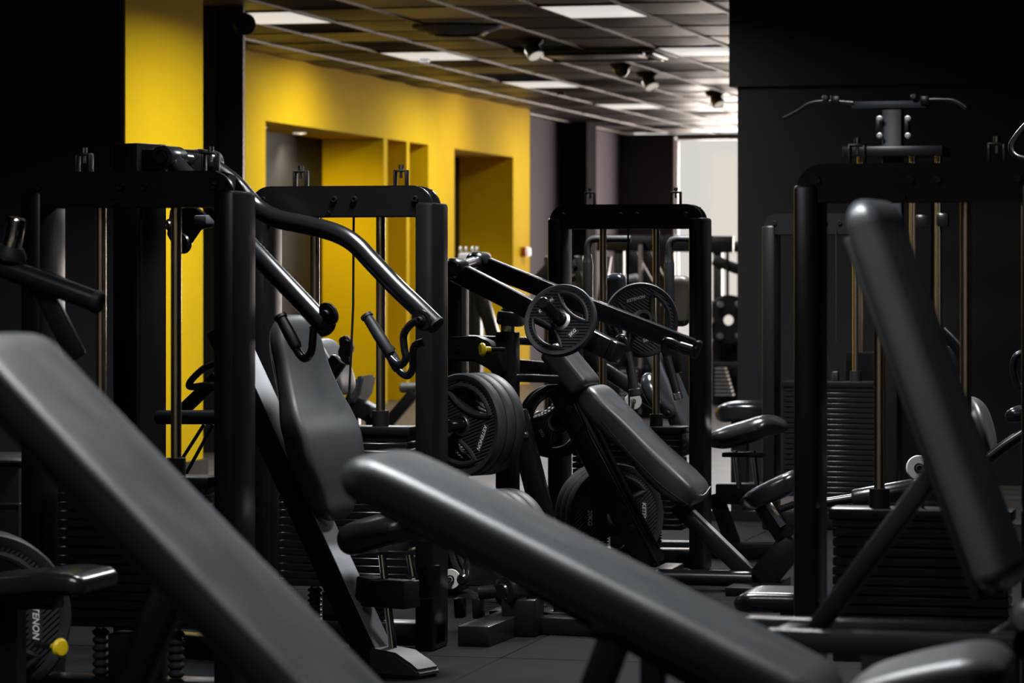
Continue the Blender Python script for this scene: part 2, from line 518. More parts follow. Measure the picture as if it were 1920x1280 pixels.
extra = [(-5.2, 17.56, 120, 'black partition', 160), (-2.8, 13.32, 190, 'fly machine', 152), (-2.8, 9.08, 62, 'pressing machine', 106),
         (-2.8, 4.84, 44, 'left foreground bench', 152), (-5.2, 13.32, 24, 'middle tower', 152), (-0.4, 11.0, 105, 'incline press, added to brighten its pads', 118), (-1.6, 4.84, 62, 'central foreground bench, added to brighten the bench tops', 112)]  # last two panels are added off the grid to brighten the pads
for x, y, p, nm_, spr in extra:
    ceiling_light(x, y, 'white ceiling light panel above the picture, over the ' + nm_, p, CEIL - 0.012, spr)
for k, (x, y) in enumerate(ADDED_BACK_LIGHTS):
    ceiling_light(x, y, 'added unseen ceiling light panel behind the camera, %s along the cream wall' % ('first', 'second', 'third')[k], 16, CEIL - 0.012)

# the yellow wall with niches (runs away from the camera along X_Y)
def yw(px):   # Y where pixel column px meets the yellow wall face
    d = ray(px, 300); return X_Y / d.x * d.y
def zpx(px, py):
    d = ray(px, py); t = X_Y / d.x; return CAMH + d.z * t
wall = structure(span('wall_left_yellow', X_Y - 0.3, X_Y, 19.0, yw(498), 0, CEIL, 'yellow_wall'))
n_top = zpx(650, 249)
y1, y2 = yw(498), yw(803)
y3, y4, y5 = yw(852), yw(962), yw(994)
nt1 = (zpx(498, 228) + zpx(803, 270)) / 2
nt2 = (zpx(853, 279) + zpx(962, 294)) / 2
def wpart(name, ya, yb, za, zb, m='yellow_wall', xa=X_Y - 0.3, xb=X_Y):
    return span(name, xa, xb, ya, yb, za, zb, m, wall)
wpart('wall_panel', y1, y2, nt1, CEIL)
wpart('wall_panel', y2, y3, 0, CEIL)
wpart('wall_panel', y3, y4, nt2, CEIL)
wpart('wall_panel', y4, y5, 0, CEIL)
NB = X_Y - 0.62     # niche back
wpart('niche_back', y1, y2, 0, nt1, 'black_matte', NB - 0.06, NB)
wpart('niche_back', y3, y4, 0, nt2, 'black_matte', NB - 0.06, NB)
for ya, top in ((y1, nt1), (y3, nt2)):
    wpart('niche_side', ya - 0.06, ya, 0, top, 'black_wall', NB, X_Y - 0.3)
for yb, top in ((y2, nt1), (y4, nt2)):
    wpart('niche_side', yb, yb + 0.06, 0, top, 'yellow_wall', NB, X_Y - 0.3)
for ya, yb, top in ((y1, y2, nt1), (y3, y4, nt2)):
    wpart('niche_ceiling', ya, yb, top, top + 0.05, 'yellow_wall', NB, X_Y - 0.3)
for pxa, pxb in ((720, 727), (763, 768)):
    wpart('niche_divider', yw(pxa), yw(pxb), 0, nt1, 'yellow_wall', NB, X_Y - 0.003)
for k, px in enumerate((534, 572, 643)):
    yy = yw(px)
    s = lathe('niche_downlight', [(0, -0.004), (0.05, -0.004), (0.06, 0.0), (0.06, 0.01)], (X_Y - 0.42, yy, nt1), (0, 0, -1), 'spot_white', None, seg=20)
    tag(s, ('small round downlight in the wide niche, %s from the near end' % ('first', 'second', 'third')[k]), 'downlight', 'niche downlights')
    if k == 2:
        lamp('SPOT', 'niche_lamp', (X_Y - 0.42, yy, nt1 - 0.03), (X_Y - 0.40, yy + 1.2, 0), 100, (1, 0.88, 0.6), s, spot_size=2.4, spot_blend=0.9, shadow_soft_size=0.05)
yy = yw(880)
s = lathe('niche_downlight', [(0, -0.004), (0.05, -0.004), (0.06, 0.0), (0.06, 0.01)], (X_Y - 0.42, yy, nt2), (0, 0, -1), 'spot_white', None, seg=20)
tag(s, 'small round downlight in the narrow niche by the alarm button', 'downlight', 'niche downlights')
lamp('SPOT', 'niche_lamp', (X_Y - 0.42, yy, nt2 - 0.03), (X_Y - 0.55, yy, 0), 150, (1, 0.88, 0.6), s, spot_size=2.4, spot_blend=0.9, shadow_soft_size=0.05)
structure(span('wall_left', X_L - 0.2, X_L, y5 - 0.5, YF, 0, CEIL, 'grey_wall'))
structure(span('wall_left_return', X_L, X_Y, y5 - 0.02, y5, 0, CEIL, 'yellow_wall'))
structure(span('wall_left_shell', -10.5, -10.4, -3, YF, 0, CEIL, 'black_wall'))
# black pillar on the left wall
def yl(px):
    d = ray(px, 300); return X_L / d.x * d.y
pill = box('pillar', (X_L + 0.10, yl(1058), CEIL / 2), (0.5, 0.55, CEIL), 'pillar_black', None, bev=0)
structure(pill)
# bulkhead in bluish grey above the far left
bh = None and structure(span('trim_1', X_L, X_L + 0.9, y5 + 0.3, YF, CEIL - 0.16, CEIL - 0.005, 'charcoal_wall'))
# far wall with the window
wx0 = Q(1270, 300, YF).x; wt = Q(1300, 262, YF).z
structure(span('wall_far', -10.4, wx0 - 0.06, YF, YF + 0.2, 0, CEIL, 'dark_brown_wall'))
structure(span('wall_far_right', 2.2, 7, YF, YF + 0.2, 0, CEIL, 'black_wall'))
structure(span('wall_far_sill', wx0 - 0.06, 2.2, YF, YF + 0.2, 0, 0.35, 'dark_brown_wall'))
structure(span('wall_far_lintel', wx0 - 0.06, 2.2, YF, YF + 0.2, wt + 0.05, CEIL, 'dark_brown_wall'))
wn = thing('window_1', 'tall bright window at the far end of the hall', 'window', (wx0, YF, 0.35)); wn['kind'] = 'structure'
del wn['category']
nm = 6
for k in range(nm + 1):
    x = wx0 - 0.03 + (2.2 - wx0 + 0.03) * k / nm
    box('window_mullion', (x, YF + 0.06, (0.35 + wt) / 2), (0.07, 0.08, wt - 0.35), 'window_frame', wn, bev=0.005)
    if k < nm:
        x2 = wx0 - 0.03 + (2.2 - wx0 + 0.03) * (k + 1) / nm
        span('window_pane', x + 0.035, x2 - 0.035, YF + 0.055, YF + 0.065, 0.35, wt, 'glass', wn)
span('window_head', wx0, 2.2, YF - 0.01, YF + 0.1, wt, wt + 0.06, 'window_frame', wn)
span('window_sill', wx0, 2.2, YF - 0.05, YF + 0.1, 0.33, 0.37, 'window_frame', wn)
# trim strip on far wall beside window
structure(span('trim_2', Q(1262, 300, YF).x, wx0 - 0.03, YF - 0.04, YF, 0, wt + 0.08, 'window_frame'))

# yellow-sided black partition at the left
PX = -6.64
pb = structure(span('wall_partition', -10.4, PX, 17.5, 18.85, 0, CEIL, 'charcoal_wall'))
span('painted_side', PX, PX + 0.012, 17.5, 18.85, 0.10, CEIL, 'yellow_wall', pb)
structure(span('baseboard_left', PX, PX + 0.03, 17.48, 18.9, 0, 0.10, 'black_matte'))
# black column behind it with pale metal edges
cY = 21.3
ca, cb = Q(372, 300, cY).x, Q(456, 300, cY).x
colm = structure(span('wall_column', ca, cb, cY, cY + 0.04, 0, CEIL, 'black_wall'))
for px in (413, 456):
    x = Q(px, 300, cY).x
    span('edge_strip', x - 0.006, x + 0.006, cY - 0.012, cY, 0, CEIL, 'dark_steel', colm)
span('black_face', ca, Q(410, 300, cY).x, cY - 0.05, cY, 0, CEIL, 'black_wall', colm)
# right black wall with a bulkhead above its left end
RY = 19.0
rx = Q(1383, 400, RY).x
structure(span('wall_right', rx, 7, RY, RY + 0.4, 0, CEIL, 'black_wall'))
r2 = Q(1368, 100, RY).x; rz = Q(1368, 163, RY).z
structure(span('trim_3', r2, 7, RY - 0.02, RY + 0.42, rz, CEIL, 'black_wall'))
structure(span('wall_right_shell', 6.9, 7, -3, YF, 0, CEIL, 'black_wall'))
structure(span('wall_back', -10.5, 7, -3.1, -3, 0, CEIL, 'cream_wall'))

# fittings on ceiling and walls
CT = CEIL
cs = thing('ceiling_air_cassette', 'black air cassette grille in the ceiling beside a spotlight head', 'air vent', (-5.8, 26.5, CT))
span('panel', -6.42, -5.2, 26.04, 27.1, CT - 0.03, CT + 0.02, 'black_matte', cs, bev=0.01)
for sy in (26.12, 26.92):
    span('vent_flap', -6.3, -5.32, sy, sy + 0.10, CT - 0.055, CT - 0.03, 'black_paint', cs, bev=0.005)
for sx in (-6.36, -5.36):
    span('vent_flap', sx, sx + 0.10, 26.25, 26.9, CT - 0.05, CT - 0.03, 'black_paint', cs, bev=0.005)
span('grille', -6.2, -5.42, 26.26, 26.88, CT - 0.042, CT - 0.03, 'dark_steel', cs, bev=0.003)
cs2 = thing('ceiling_air_cassette', 'dark air cassette in the ceiling glare close to the window', 'air vent', (-5.5, 34.6, CT))
span('panel', -5.95, -4.9, 34.9, 35.8, CT - 0.05, CT + 0.02, 'black_matte', cs2, bev=0.01)
span('grille', -5.75, -5.1, 35.05, 35.65, CT - 0.062, CT - 0.05, 'dark_steel', cs2, bev=0.003)
dv = thing('round_ceiling_diffuser', 'round black air diffuser in the ceiling above the yellow wall light', 'air vent', (-6.2, 23.4, CT))
lathe('diffuser_cone', [(0.34, 0), (0.34, 0.012), (0.25, 0.045), (0.16, 0.05), (0, 0.05)], (-6.2, 23.4, CT - 0.01), (0, 0, -1), 'black_matte', dv, seg=40)
lathe('diffuser_ring', [(0.25, 0.0), (0.27, 0.02), (0.20, 0.06), (0.18, 0.055)], (-6.2, 23.4, CT - 0.02), (0, 0, -1), 'black_paint', dv, seg=40)
spots = [((995, 88), 'white-faced ceiling spotlight head beside the black air cassette', True), ((1165, 132), 'small black ceiling camera dome beside a spotlight head', False),
         ((1213, 148), 'ceiling spotlight head right of the small black camera dome', True), ((1340, 183), 'ceiling spotlight head in the glare nearest the window', True)]
for (px, py), lab, sp in spots:
    d = ray(px, py); t = (CEIL - 0.06 - CAMH) / d.z
    p = V((d.x * t, d.y * t, CEIL))
    o = thing('spotlight_head' if sp else 'camera_dome', lab, 'spotlight' if sp else 'security camera', p)
    lathe('mount', [(0.0, 0), (0.10, 0), (0.10, 0.02), (0.07, 0.05), (0.0, 0.05)], p + V((0, 0, 0.0)), (0, 0, -1), 'black_matte', o, seg=20)
    if sp:
        ax = V((0.45, -0.35, -0.75)).normalized()
        lathe('head', [(0, 0), (0.05, 0), (0.065, 0.03), (0.07, 0.11), (0.062, 0.115)], p + V((0.0, 0, -0.05)), ax, 'steel', o, seg=20)
        lathe('lens', [(0, 0.108), (0.05, 0.108), (0.062, 0.105)], p + V((0, 0, -0.05)), ax, 'spot_white', o, seg=20)
    else:
        lathe('dome', [(0.07, 0.0), (0.068, 0.03), (0.05, 0.06), (0.025, 0.075), (0, 0.08)], p + V((0, 0, -0.045)), (0, 0, -1), 'black_satin', o, seg=20)
# washes on the yellow wall: four real ceiling spots along it
for k, px in enumerate((560, 850)):
    yy = yw(px)
    p = V((X_Y + 1.15, yy, CEIL))
    o = thing('wall_wash_spot', 'tiny black ceiling spot washing the yellow wall, %s the black column' % ('the one nearer', 'the one farther from')[k], 'spotlight', p, 'wall-wash spots')
    lathe('housing', [(0, 0), (0.045, 0), (0.045, 0.035), (0.036, 0.035), (0.03, 0.012)], p, (0, 0, -1), 'ceiling_black', o, seg=16)
    lamp('SPOT', 'wash_lamp', p + V((0, 0, -0.05)), (X_Y, yy, 2.0), (48, 66)[k], (1, 0.9, 0.68), o, spot_size=2.1, spot_blend=1.0, shadow_soft_size=0.15)
# camera-like round fixture on the black column
p = Q(456, 45, cY - 0.06)
o = thing('wall_speaker', 'round black speaker on the black column beside the upper left light panel', 'speaker', p)
lathe('body', [(0, -0.05), (0.075, -0.05), (0.082, -0.02), (0.075, 0.05), (0.06, 0.06), (0, 0.06)], p, (0.55, -0.8, -0.1), 'black_matte', o, seg=28)
lathe('bezel', [(0.06, 0.055), (0.075, 0.06), (0.078, 0.05)], p, (0.55, -0.8, -0.1), 'black_paint', o, seg=28)
# alarm button on yellow wall
yy = yw(980); p = V((X_Y, yy, zpx(980, 472)))
o = thing('alarm_button', 'small red alarm call box on the end of the yellow wall', 'alarm button', p)
box('housing', p + V((0.03, 0, 0)), (0.06, 0.16, 0.11), 'red_plastic', o, bev=0.008)
box('cover', p + V((0.066, 0.05, 0)), (0.012, 0.10, 0.08), 'white_plastic', o, bev=0.004)

# ------------------------------------------------------------------ weight-stack towers
UY = V((0, 1, 0)); UX = V((1, 0, 0)); UZ = V((0, 0, 1))
PLATE_ME = {}
def tower(t, Y, xl, xr, stack_top=0.72, nplates=20, cable=0.03, clamps=(-0.17, 0.19), rod_m='chrome_warm_reflect', bolts=(-0.27, -0.02, 0.05, 0.26), stack_m='black_satin', H=1.543):
    """black frame: two posts, rounded top beam, guide rods, stack of plates; its front face on plane Y"""
    W = xr - xl; xc = (xl + xr) / 2
    pw, pd = 0.064, 0.20
    for sx in (xl + pw / 2, xr - pw / 2):
        ps = box('post', (sx, Y + pd / 2, (H - 0.057) / 2), (pw, pd, H - 0.057), 'black_paint', t, bev=0.012)
    # top beam: rounded corners, two cheeks
    r = 0.072
    def outline(x0, x1, y):
        pts = []
        for k in range(9):
            a = math.pi - math.pi / 2 * k / 8
            pts.append(V((x0 + r + r * math.cos(a), y, H - r + r * math.sin(a))))
        for k in range(9):
            a = math.pi / 2 - math.pi / 2 * k / 8
            pts.append(V((x1 - r + r * math.cos(a), y, H - r + r * math.sin(a))))
        pts += [V((x1, y, H - 0.104)), V((x0, y, H - 0.104))]
        return pts
    tb = prism('top_beam', outline(xl + 0.006, xr - 0.006, Y + 0.012), UY, 0.022, 'black_paint', t, bev=0.003)
    prism('beam_cheek', outline(xl + 0.006, xr - 0.006, Y + 0.105), UY, 0.022, 'black_paint', t, bev=0.003)
    span('beam_core', xl + 0.03, xr - 0.03, Y + 0.034, Y + 0.105, H - 0.10, H - 0.012, 'black_matte', tb)
    for bx in bolts:
        bolt(V((xc + bx, Y + 0.012, H - 0.045)), -UY, 0.011, tb)
    bolt(V((xc - 0.04, Y + 0.012, H - 0.09)), -UY, 0.007, tb)
    # inverted-U clamps on the beam
    for cx in clamps:
        bm = bmesh.new()
        for s in (-1, 1): b_box(bm, (xc + cx + s * 0.020, Y + 0.07, H + 0.024), (0.006, 0.035, 0.052), 0.001)
        b_box(bm, (xc + cx, Y + 0.07, H + 0.050), (0.046, 0.035, 0.007), 0.002)
        cl_ = finish('cable_clamp', bm, 'dark_steel', tb)
        lathe('clamp_screw', [(0, 0.0), (0.005, 0.0), (0.005, 0.03), (0.009, 0.03), (0.009, 0.044), (0, 0.044)], (xc + cx, Y + 0.07, H + 0.026), UZ, 'steel', tb, seg=12)
    zb = stack_top - nplates * 0.0256
    for s in (-1, 1):
        lathe('guide_rod', [(0.0155, 0), (0.0155, H - 0.1 - 0.14)], (xc + s * 0.115, Y + 0.10, 0.14), UZ, rod_m, t, seg=18)
    tube('cable', [V((xc + cable, Y + 0.07, H - 0.08)), V((xc + cable - 0.005, Y + 0.08, (H + stack_top) / 2)), V((xc, Y + 0.10, stack_top))], 0.0042, 'black_matte', t, seg=8)
    # the stack: head plate and plates
    sw = W - 0.20
    st = box('weight_stack', (xc, Y + 0.10, stack_top - 0.010), (sw + 0.02, 0.13, 0.030), 'black_paint', t, bev=0.004)
    for s in (-1, 1):
        lathe('bushing', [(0.016, 0), (0.028, 0), (0.028, 0.052), (0.016, 0.052)], (xc + s * 0.115, Y + 0.10, stack_top + 0.004), UZ, 'black_matte', st, seg=20)
    key = (round(sw, 3), stack_m)
    if key not in PLATE_ME:
        bm = bmesh.new(); b_box(bm, (0, 0, 0), (sw, 0.12, 0.0225), 0.003, seg=1)
        o = finish('stack_plate', bm, stack_m, None, local=True)
        PLATE_ME[key] = o.data
        bpy.data.objects.remove(o)
    for k in range(nplates):
        o = bpy.data.objects.new('stack_plate', PLATE_ME[key]); COL.objects.link(o)
        o.parent = st
        o.location = V((xc + random.uniform(-.001, .001), Y + 0.10, stack_top - 0.034 - 0.0256 * k)) - V(t.location)
    zb = stack_top - 0.034 - 0.0256 * nplates
    # rubber bellows below the stack, base beam and floor rails
    for s in (-1, 1):
        prof = [(0, 0)]
        n = 6; hh = max(0.05, zb - 0.085)
        for k in range(n):
            z0 = hh * k / n
            prof += [(0.017, z0), (0.025, z0 + hh / n * 0.35), (0.025, z0 + hh / n * 0.6), (0.017, z0 + hh / n * 0.95)]
        prof.append((0, hh))
        lathe('rubber_bumper', prof, (xc + s * 0.115, Y + 0.10, 0.09), UZ, 'rubber', t, seg=16)
    span('base_beam', xl, xr, Y + 0.04, Y + 0.16, 0.012, 0.088, 'black_paint', t, bev=0.008)
    span('base_block', xc - 0.075, xc + 0.075, Y + 0.05, Y + 0.15, 0.088, max(0.12, zb - 0.005), 'black_matte', t, bev=0.004)
def tbase(Y, xl, xr): return V(((xl + xr) / 2, Y + 0.1, 0))

# tower 1, far left
Y = 8.6
xl, xr = Q(37, 500, Y).x, Q(439, 500, Y).x
t1 = thing('weight_stack_tower', 'large black weight-stack tower at left, behind the big foreground bench pad', 'gym machine', tbase(Y, xl, xr), 'weight-stack machines')
tower(t1, Y, xl, xr, stack_top=0.665, nplates=16, clamps=(-0.155, 0.23), cable=0.02)
# tower 2
Y = 10.21
xl, xr = Q(462, 500, Y).x, Q(812, 500, Y).x
t2 = thing('weight_stack_tower', 'black weight-stack tower framing the yellow niches, behind the pressing seat', 'gym machine', tbase(Y, xl, xr), 'weight-stack machines')
tower(t2, Y, xl, xr, stack_top=0.735, nplates=20, clamps=(-0.155, 0.195))
T2 = (Y, xl, xr)
# tower 3 (pec fly machine)
Y = 13.2
xl, xr = Q(1026, 500, Y).x, Q(1319, 500, Y).x
t3 = thing('pec_fly_machine', 'black fly machine with bent upright grips, its tower against the bright window', 'gym machine', tbase(Y, xl, xr), 'weight-stack machines')
tower(t3, Y, xl, xr, stack_top=0.60, nplates=16, clamps=(-0.165, 0.205), cable=0.0, stack_m='black_paint')
T3 = (Y, xl, xr)
# tower 4
Y = 8.45
xl = Q(1487, 500, Y).x; xr = xl + 0.665
t4 = thing('weight_stack_tower', 'large black weight-stack tower at right, behind the upright bench backrest', 'gym machine', tbase(Y, xl, xr), 'weight-stack machines')
tower(t4, Y, xl, xr, stack_top=0.62, nplates=15, clamps=(-0.17, 0.20), stack_m='black_paint')
T4 = (Y, xl, xr)
# tower 5
Y = 15.48
xl = Q(1428, 500, Y).x; xr = xl + 0.665
t5 = thing('weight_stack_tower', 'distant black weight-stack tower before the black wall, seen through the right tower', 'gym machine', tbase(Y, xl, xr), 'weight-stack machines')
tower(t5, Y, xl, xr, stack_top=0.72, nplates=21, clamps=(), cable=-0.06, stack_m='black_paint')
T5 = (Y, xl, xr)

# ------------------------------------------------------------------ pressing machine A (left centre, turned towards the camera)
A = Frame(FL(790, 1268), 20)
ma = thing('shoulder_press_machine', 'black pressing machine with curved pad and two long bent tube arms, left of centre', 'gym machine', A.q(640, 1250) * V((1, 1, 0)) if False else V((A.o.x - 0.3 * A.u.x, A.o.y - 0.3 * A.u.y, 0)))
q = A.q
# slanted spine
p_top, p_bot = q(436, 600), q(727, 1230)
sd = (p_bot - p_top).normalized()
nn = V((0, 0, 1)); nn = (nn - sd * nn.dot(sd)).normalized()
beam('spine', p_top - nn * 0.045, p_bot - nn * 0.045, 0.085, 0.09, 'black_paint', ma, wdir=A.w)
beam('spine_lit_top', p_top, p_bot, 0.086, 0.004, 'lit_top_grey', ma, wdir=A.w, bev=0.001)  # thin pale sheet: overhead light on the spine put into its colour
# base: foot under the spine, floor rail, tail
foot = [A.o + A.u * a + V((0, 0, h)) + A.w * -0.06 for a, h in ((-0.16, 0.0), (0.03, 0.0), (0.03, 0.025), (0.0, 0.045), (-0.06, 0.075), (-0.16, 0.085))]
ft = prism('foot', foot, A.w, 0.12, 'rubber', ma, bev=0.008)
beam('floor_rail', A.o - A.u * 0.12 + V((0, 0, 0.04)), A.o - A.u * 1.0 + V((0, 0, 0.04)), 0.09, 0.07, 'black_paint', ma, wdir=A.w)
beam('cross_rail', A.o - A.u * 0.95 - A.w * 0.3 + V((0, 0, 0.035)), A.o - A.u * 0.95 + A.w * 0.32 + V((0, 0, 0.035)), 0.08, 0.065, 'black_paint', ma, wdir=A.u)
# column with pivot axle
c0 = q(262, 300)
ctop = q(262, 270).z
box('column', V((c0.x, c0.y, ctop / 2)), (0.105, 0.15, ctop), 'black_paint', ma, bev=0.005, axes=(A.u, A.w, UZ))
beam('column_brace', q(262, 1000), q(440, 1000), 0.08, 0.07, 'black_paint', ma, wdir=A.w)
beam('spine_brace', q(440, 640), q(440, 1005), 0.08, 0.07, 'black_paint', ma, wdir=A.w)
tube('brace_tube', [q(297, 782, -0.12), q(440, 782, -0.12)], 0.023, 'black_satin', ma)
pn, pf = q(320, 297, -0.15), q(388, 303, 0.13)
axd = (pf - pn).normalized()
pv = tube('pivot_axle', [pn, pf], 0.026, 'black_satin', ma)
for p, r in ((pn, 0.040), (pf, 0.040)):
    lathe('pivot_housing', [(0, -0.075), (r * 0.45, -0.075), (r * 0.5, -0.069), (r * 0.6, -0.069), (r * 0.63, -0.074), (r * 0.95, -0.072), (r, -0.066), (r, 0.05), (r * 0.9, 0.055), (0, 0.055)], p, axd, 'black_satin', pv, seg=32)
box('axle_bracket', (pn + pf) / 2 + V((0, 0, -0.03)), (0.05, 0.09, 0.10), 'black_paint', ma, axes=(A.u, A.w, UZ), bev=0.008)
beam('axle_link', q(262, 300, 0.0) + V((0, 0, .0)), (pn + pf) / 2, 0.10, 0.07, 'black_paint', ma, wdir=A.w)
# lever with pulleys seen through the tower opening
lv = prism('lever_plate', [q(x, y, -0.05) for x, y in ((318, 392), (365, 388), (398, 415), (398, 425), (372, 430), (350, 462), (330, 470), (312, 440))], A.w, 0.02, 'black_paint', ma)
lathe('pulley', [(0, 0), (0.03, 0), (0.034, 0.006), (0.029, 0.012), (0.034, 0.018), (0.03, 0.024), (0, 0.024)], q(338, 456, -0.06), A.w, 'dark_steel', ma, seg=24)
box('lever_end', q(383, 412, -0.08), (0.055, 0.05, 0.03), 'graphite_paint', ma, bev=0.008, axes=(A.u, A.w, UZ))
bolt(q(317, 421, -0.07), -A.w, 0.013, ma, 'steel')
tube('linkage_rod', [q(400, 795, -0.05), q(345, 895, -0.05)], 0.006, 'black_satin', ma, seg=8)
tube('linkage_rod', [q(383, 795, -0.02), q(335, 870, -0.02)], 0.006, 'black_satin', ma, seg=8)
tube('foot_lever', [q(405, 680, -0.06), q(380, 692, -0.06), q(357, 715, -0.06), q(357, 725, -0.06), q(385, 722, -0.06), q(408, 722, -0.06)], 0.011, 'black_satin', ma, smooth_n=6)
beam('foot_lever_arm', q(410, 705, -0.03), q(342, 770, -0.03), 0.04, 0.035, 'black_paint', ma, wdir=A.w)
# arms
near = [q(325, 305, -0.16), q(400, 385, -0.20), q(476, 470, -0.25), q(545, 543, -0.27), q(614, 616, -0.28)]
far = [q(392, 308, 0.14), q(440, 345, 0.17), q(482, 389, 0.20), q(520, 410, 0.21), q(570, 421, 0.22), q(625, 435, 0.23), q(664, 456, 0.24), q(700, 493, 0.25), q(745, 540, 0.26), q(782, 575, 0.27), q(818, 610, 0.28)]
an = tube('press_arm', near, 0.031, 'black_satin', ma, seg=20, smooth_n=6)
af = tube('press_arm', far, 0.031, 'black_satin', ma, seg=20, smooth_n=6)
for arm, pts in ((an, near), (af, far)):
    e = pts[-1]; d = (pts[-1] - pts[-2]).normalized()
    lathe('end_cap', [(0.0, 0.006), (0.026, 0.006), (0.032, 0.001), (0.032, -0.006)], e, d, 'black_matte', arm, seg=20)
# handle clamps: oval plates with a slot
def clamp_plate(c, d, parent):
    # d along the arm; plate faces the camera
    a2 = V((0, 0, 1)); a2 = (a2 - d * a2.dot(d)).normalized()
    pts = []
    for k in range(20):
        a = 2 * math.pi * k / 20
        pts.append(c + d * (0.040 * math.cos(a)) + a2 * (0.030 * math.sin(a)))
    pl = prism('handle_clamp', pts, A.w, 0.018, 'black_satin', parent, bev=0.004)
    bolt(c - A.w * 0.002, -A.w, 0.011, parent, 'black_matte', 0.012)
clamp_plate(q(613, 588, -0.30), (near[-1] - near[-2]).normalized(), an)
clamp_plate(q(789, 600, 0.24), (far[-1] - far[-2]).normalized(), af)
def handle(pts_px, w, arm, grip):
    P = [q(x, y, w) for x, y in pts_px]
    h = tube('handle', P, 0.0125, 'black_satin', arm, smooth_n=8)
    G = [q(x, y, w) for x, y in grip]
    d = (G[1] - G[0]).normalized(); L = (G[1] - G[0]).length
    lathe('grip', [(0, -0.004), (0.016, -0.004), (0.019, 0.004), (0.0195, L * 0.5), (0.0175, L), (0.021, L + 0.002), (0.021, L + 0.012), (0, L + 0.014)], G[1], -d, 'rubber_grip', arm, seg=20)
handle([(588, 612), (586, 640), (583, 660), (572, 672), (560, 662), (548, 640), (531, 605)], -0.30, an, [(528, 598), (556, 650)])
handle([(783, 600), (768, 610), (757, 628), (758, 652), (761, 672), (750, 684), (734, 672), (722, 655), (696, 603)], 0.24, af, [(690, 596), (731, 662)])
handle([(796, 640), (778, 648), (774, 668), (774, 690), (764, 704), (750, 696), (744, 684), (733, 664)], 0.30, af, [(731, 660), (747, 691)])
# contoured backrest
bw = 0.28
bpts = [(556, 586), (566, 628), (580, 685), (596, 735), (612, 775), (626, 810), (634, 850), (638, 890), (640, 930), (643, 975)]
bpath = [q(x, y, 0.0) for x, y in bpts]
pad('backrest', bpath, A.w, [0.17, 0.22, 0.235, 0.27, 0.31, 0.31, 0.29, 0.20, 0.15], [0.055, 0.06, 0.06, 0.065, 0.085, 0.095, 0.09, 0.08, 0.06], 'vinyl', ma, up=A.u, er=0.055, et=0.03, crown=0.006, ex=3.6)
pad('backrest_shell', [p - A.u * 0.055 for p in bpath[1:-1]], A.w, [0.17, 0.2, 0.25, 0.25, 0.18], 0.025, 'black_satin', ma, up=A.u, er=0.04, et=0.01)
beam('backrest_mount', bpath[5] - A.u * 0.05, q(560, 830, 0) - A.u * 0.02, 0.06, 0.06, 'black_paint', ma, wdir=A.w)
# seat
sp = [q(652, 1002, -0.02), q(690, 985, -0.02), q(735, 972, -0.02), q(790, 962, -0.02), q(835, 972, -0.02)]
pad('seat', sp, A.w, [0.24, 0.33, 0.36, 0.34, 0.26], [0.07, 0.09, 0.09, 0.085, 0.07], 'vinyl_gloss', ma, er=0.09, et=0.05, crown=0.022, ex=3.0)
for x0, y0, x1, y1 in ((716, 1040, 738, 1225), (768, 1040, 775, 1080)):
    tube('seat_post', [q(x0, y0, 0.02), q(x1, y1, 0.02)], 0.013, 'chrome', ma)
box('seat_carrier', q(732, 1112, 0.0), (0.17, 0.09, 0.085), 'black_matte', ma, bev=0.006, axes=(A.u, A.w, UZ))
beam('seat_carrier_arm', q(680, 1098, 0.0), q(735, 1110, 0.0), 0.08, 0.07, 'black_matte', ma, wdir=A.w)
box('seat_stop', q(806, 1090, -0.02), (0.035, 0.07, 0.10), 'black_paint', ma, bev=0.005, axes=(A.u, A.w, UZ))
bolt(q(576, 925, -0.05), -A.w, 0.009, ma, 'steel')

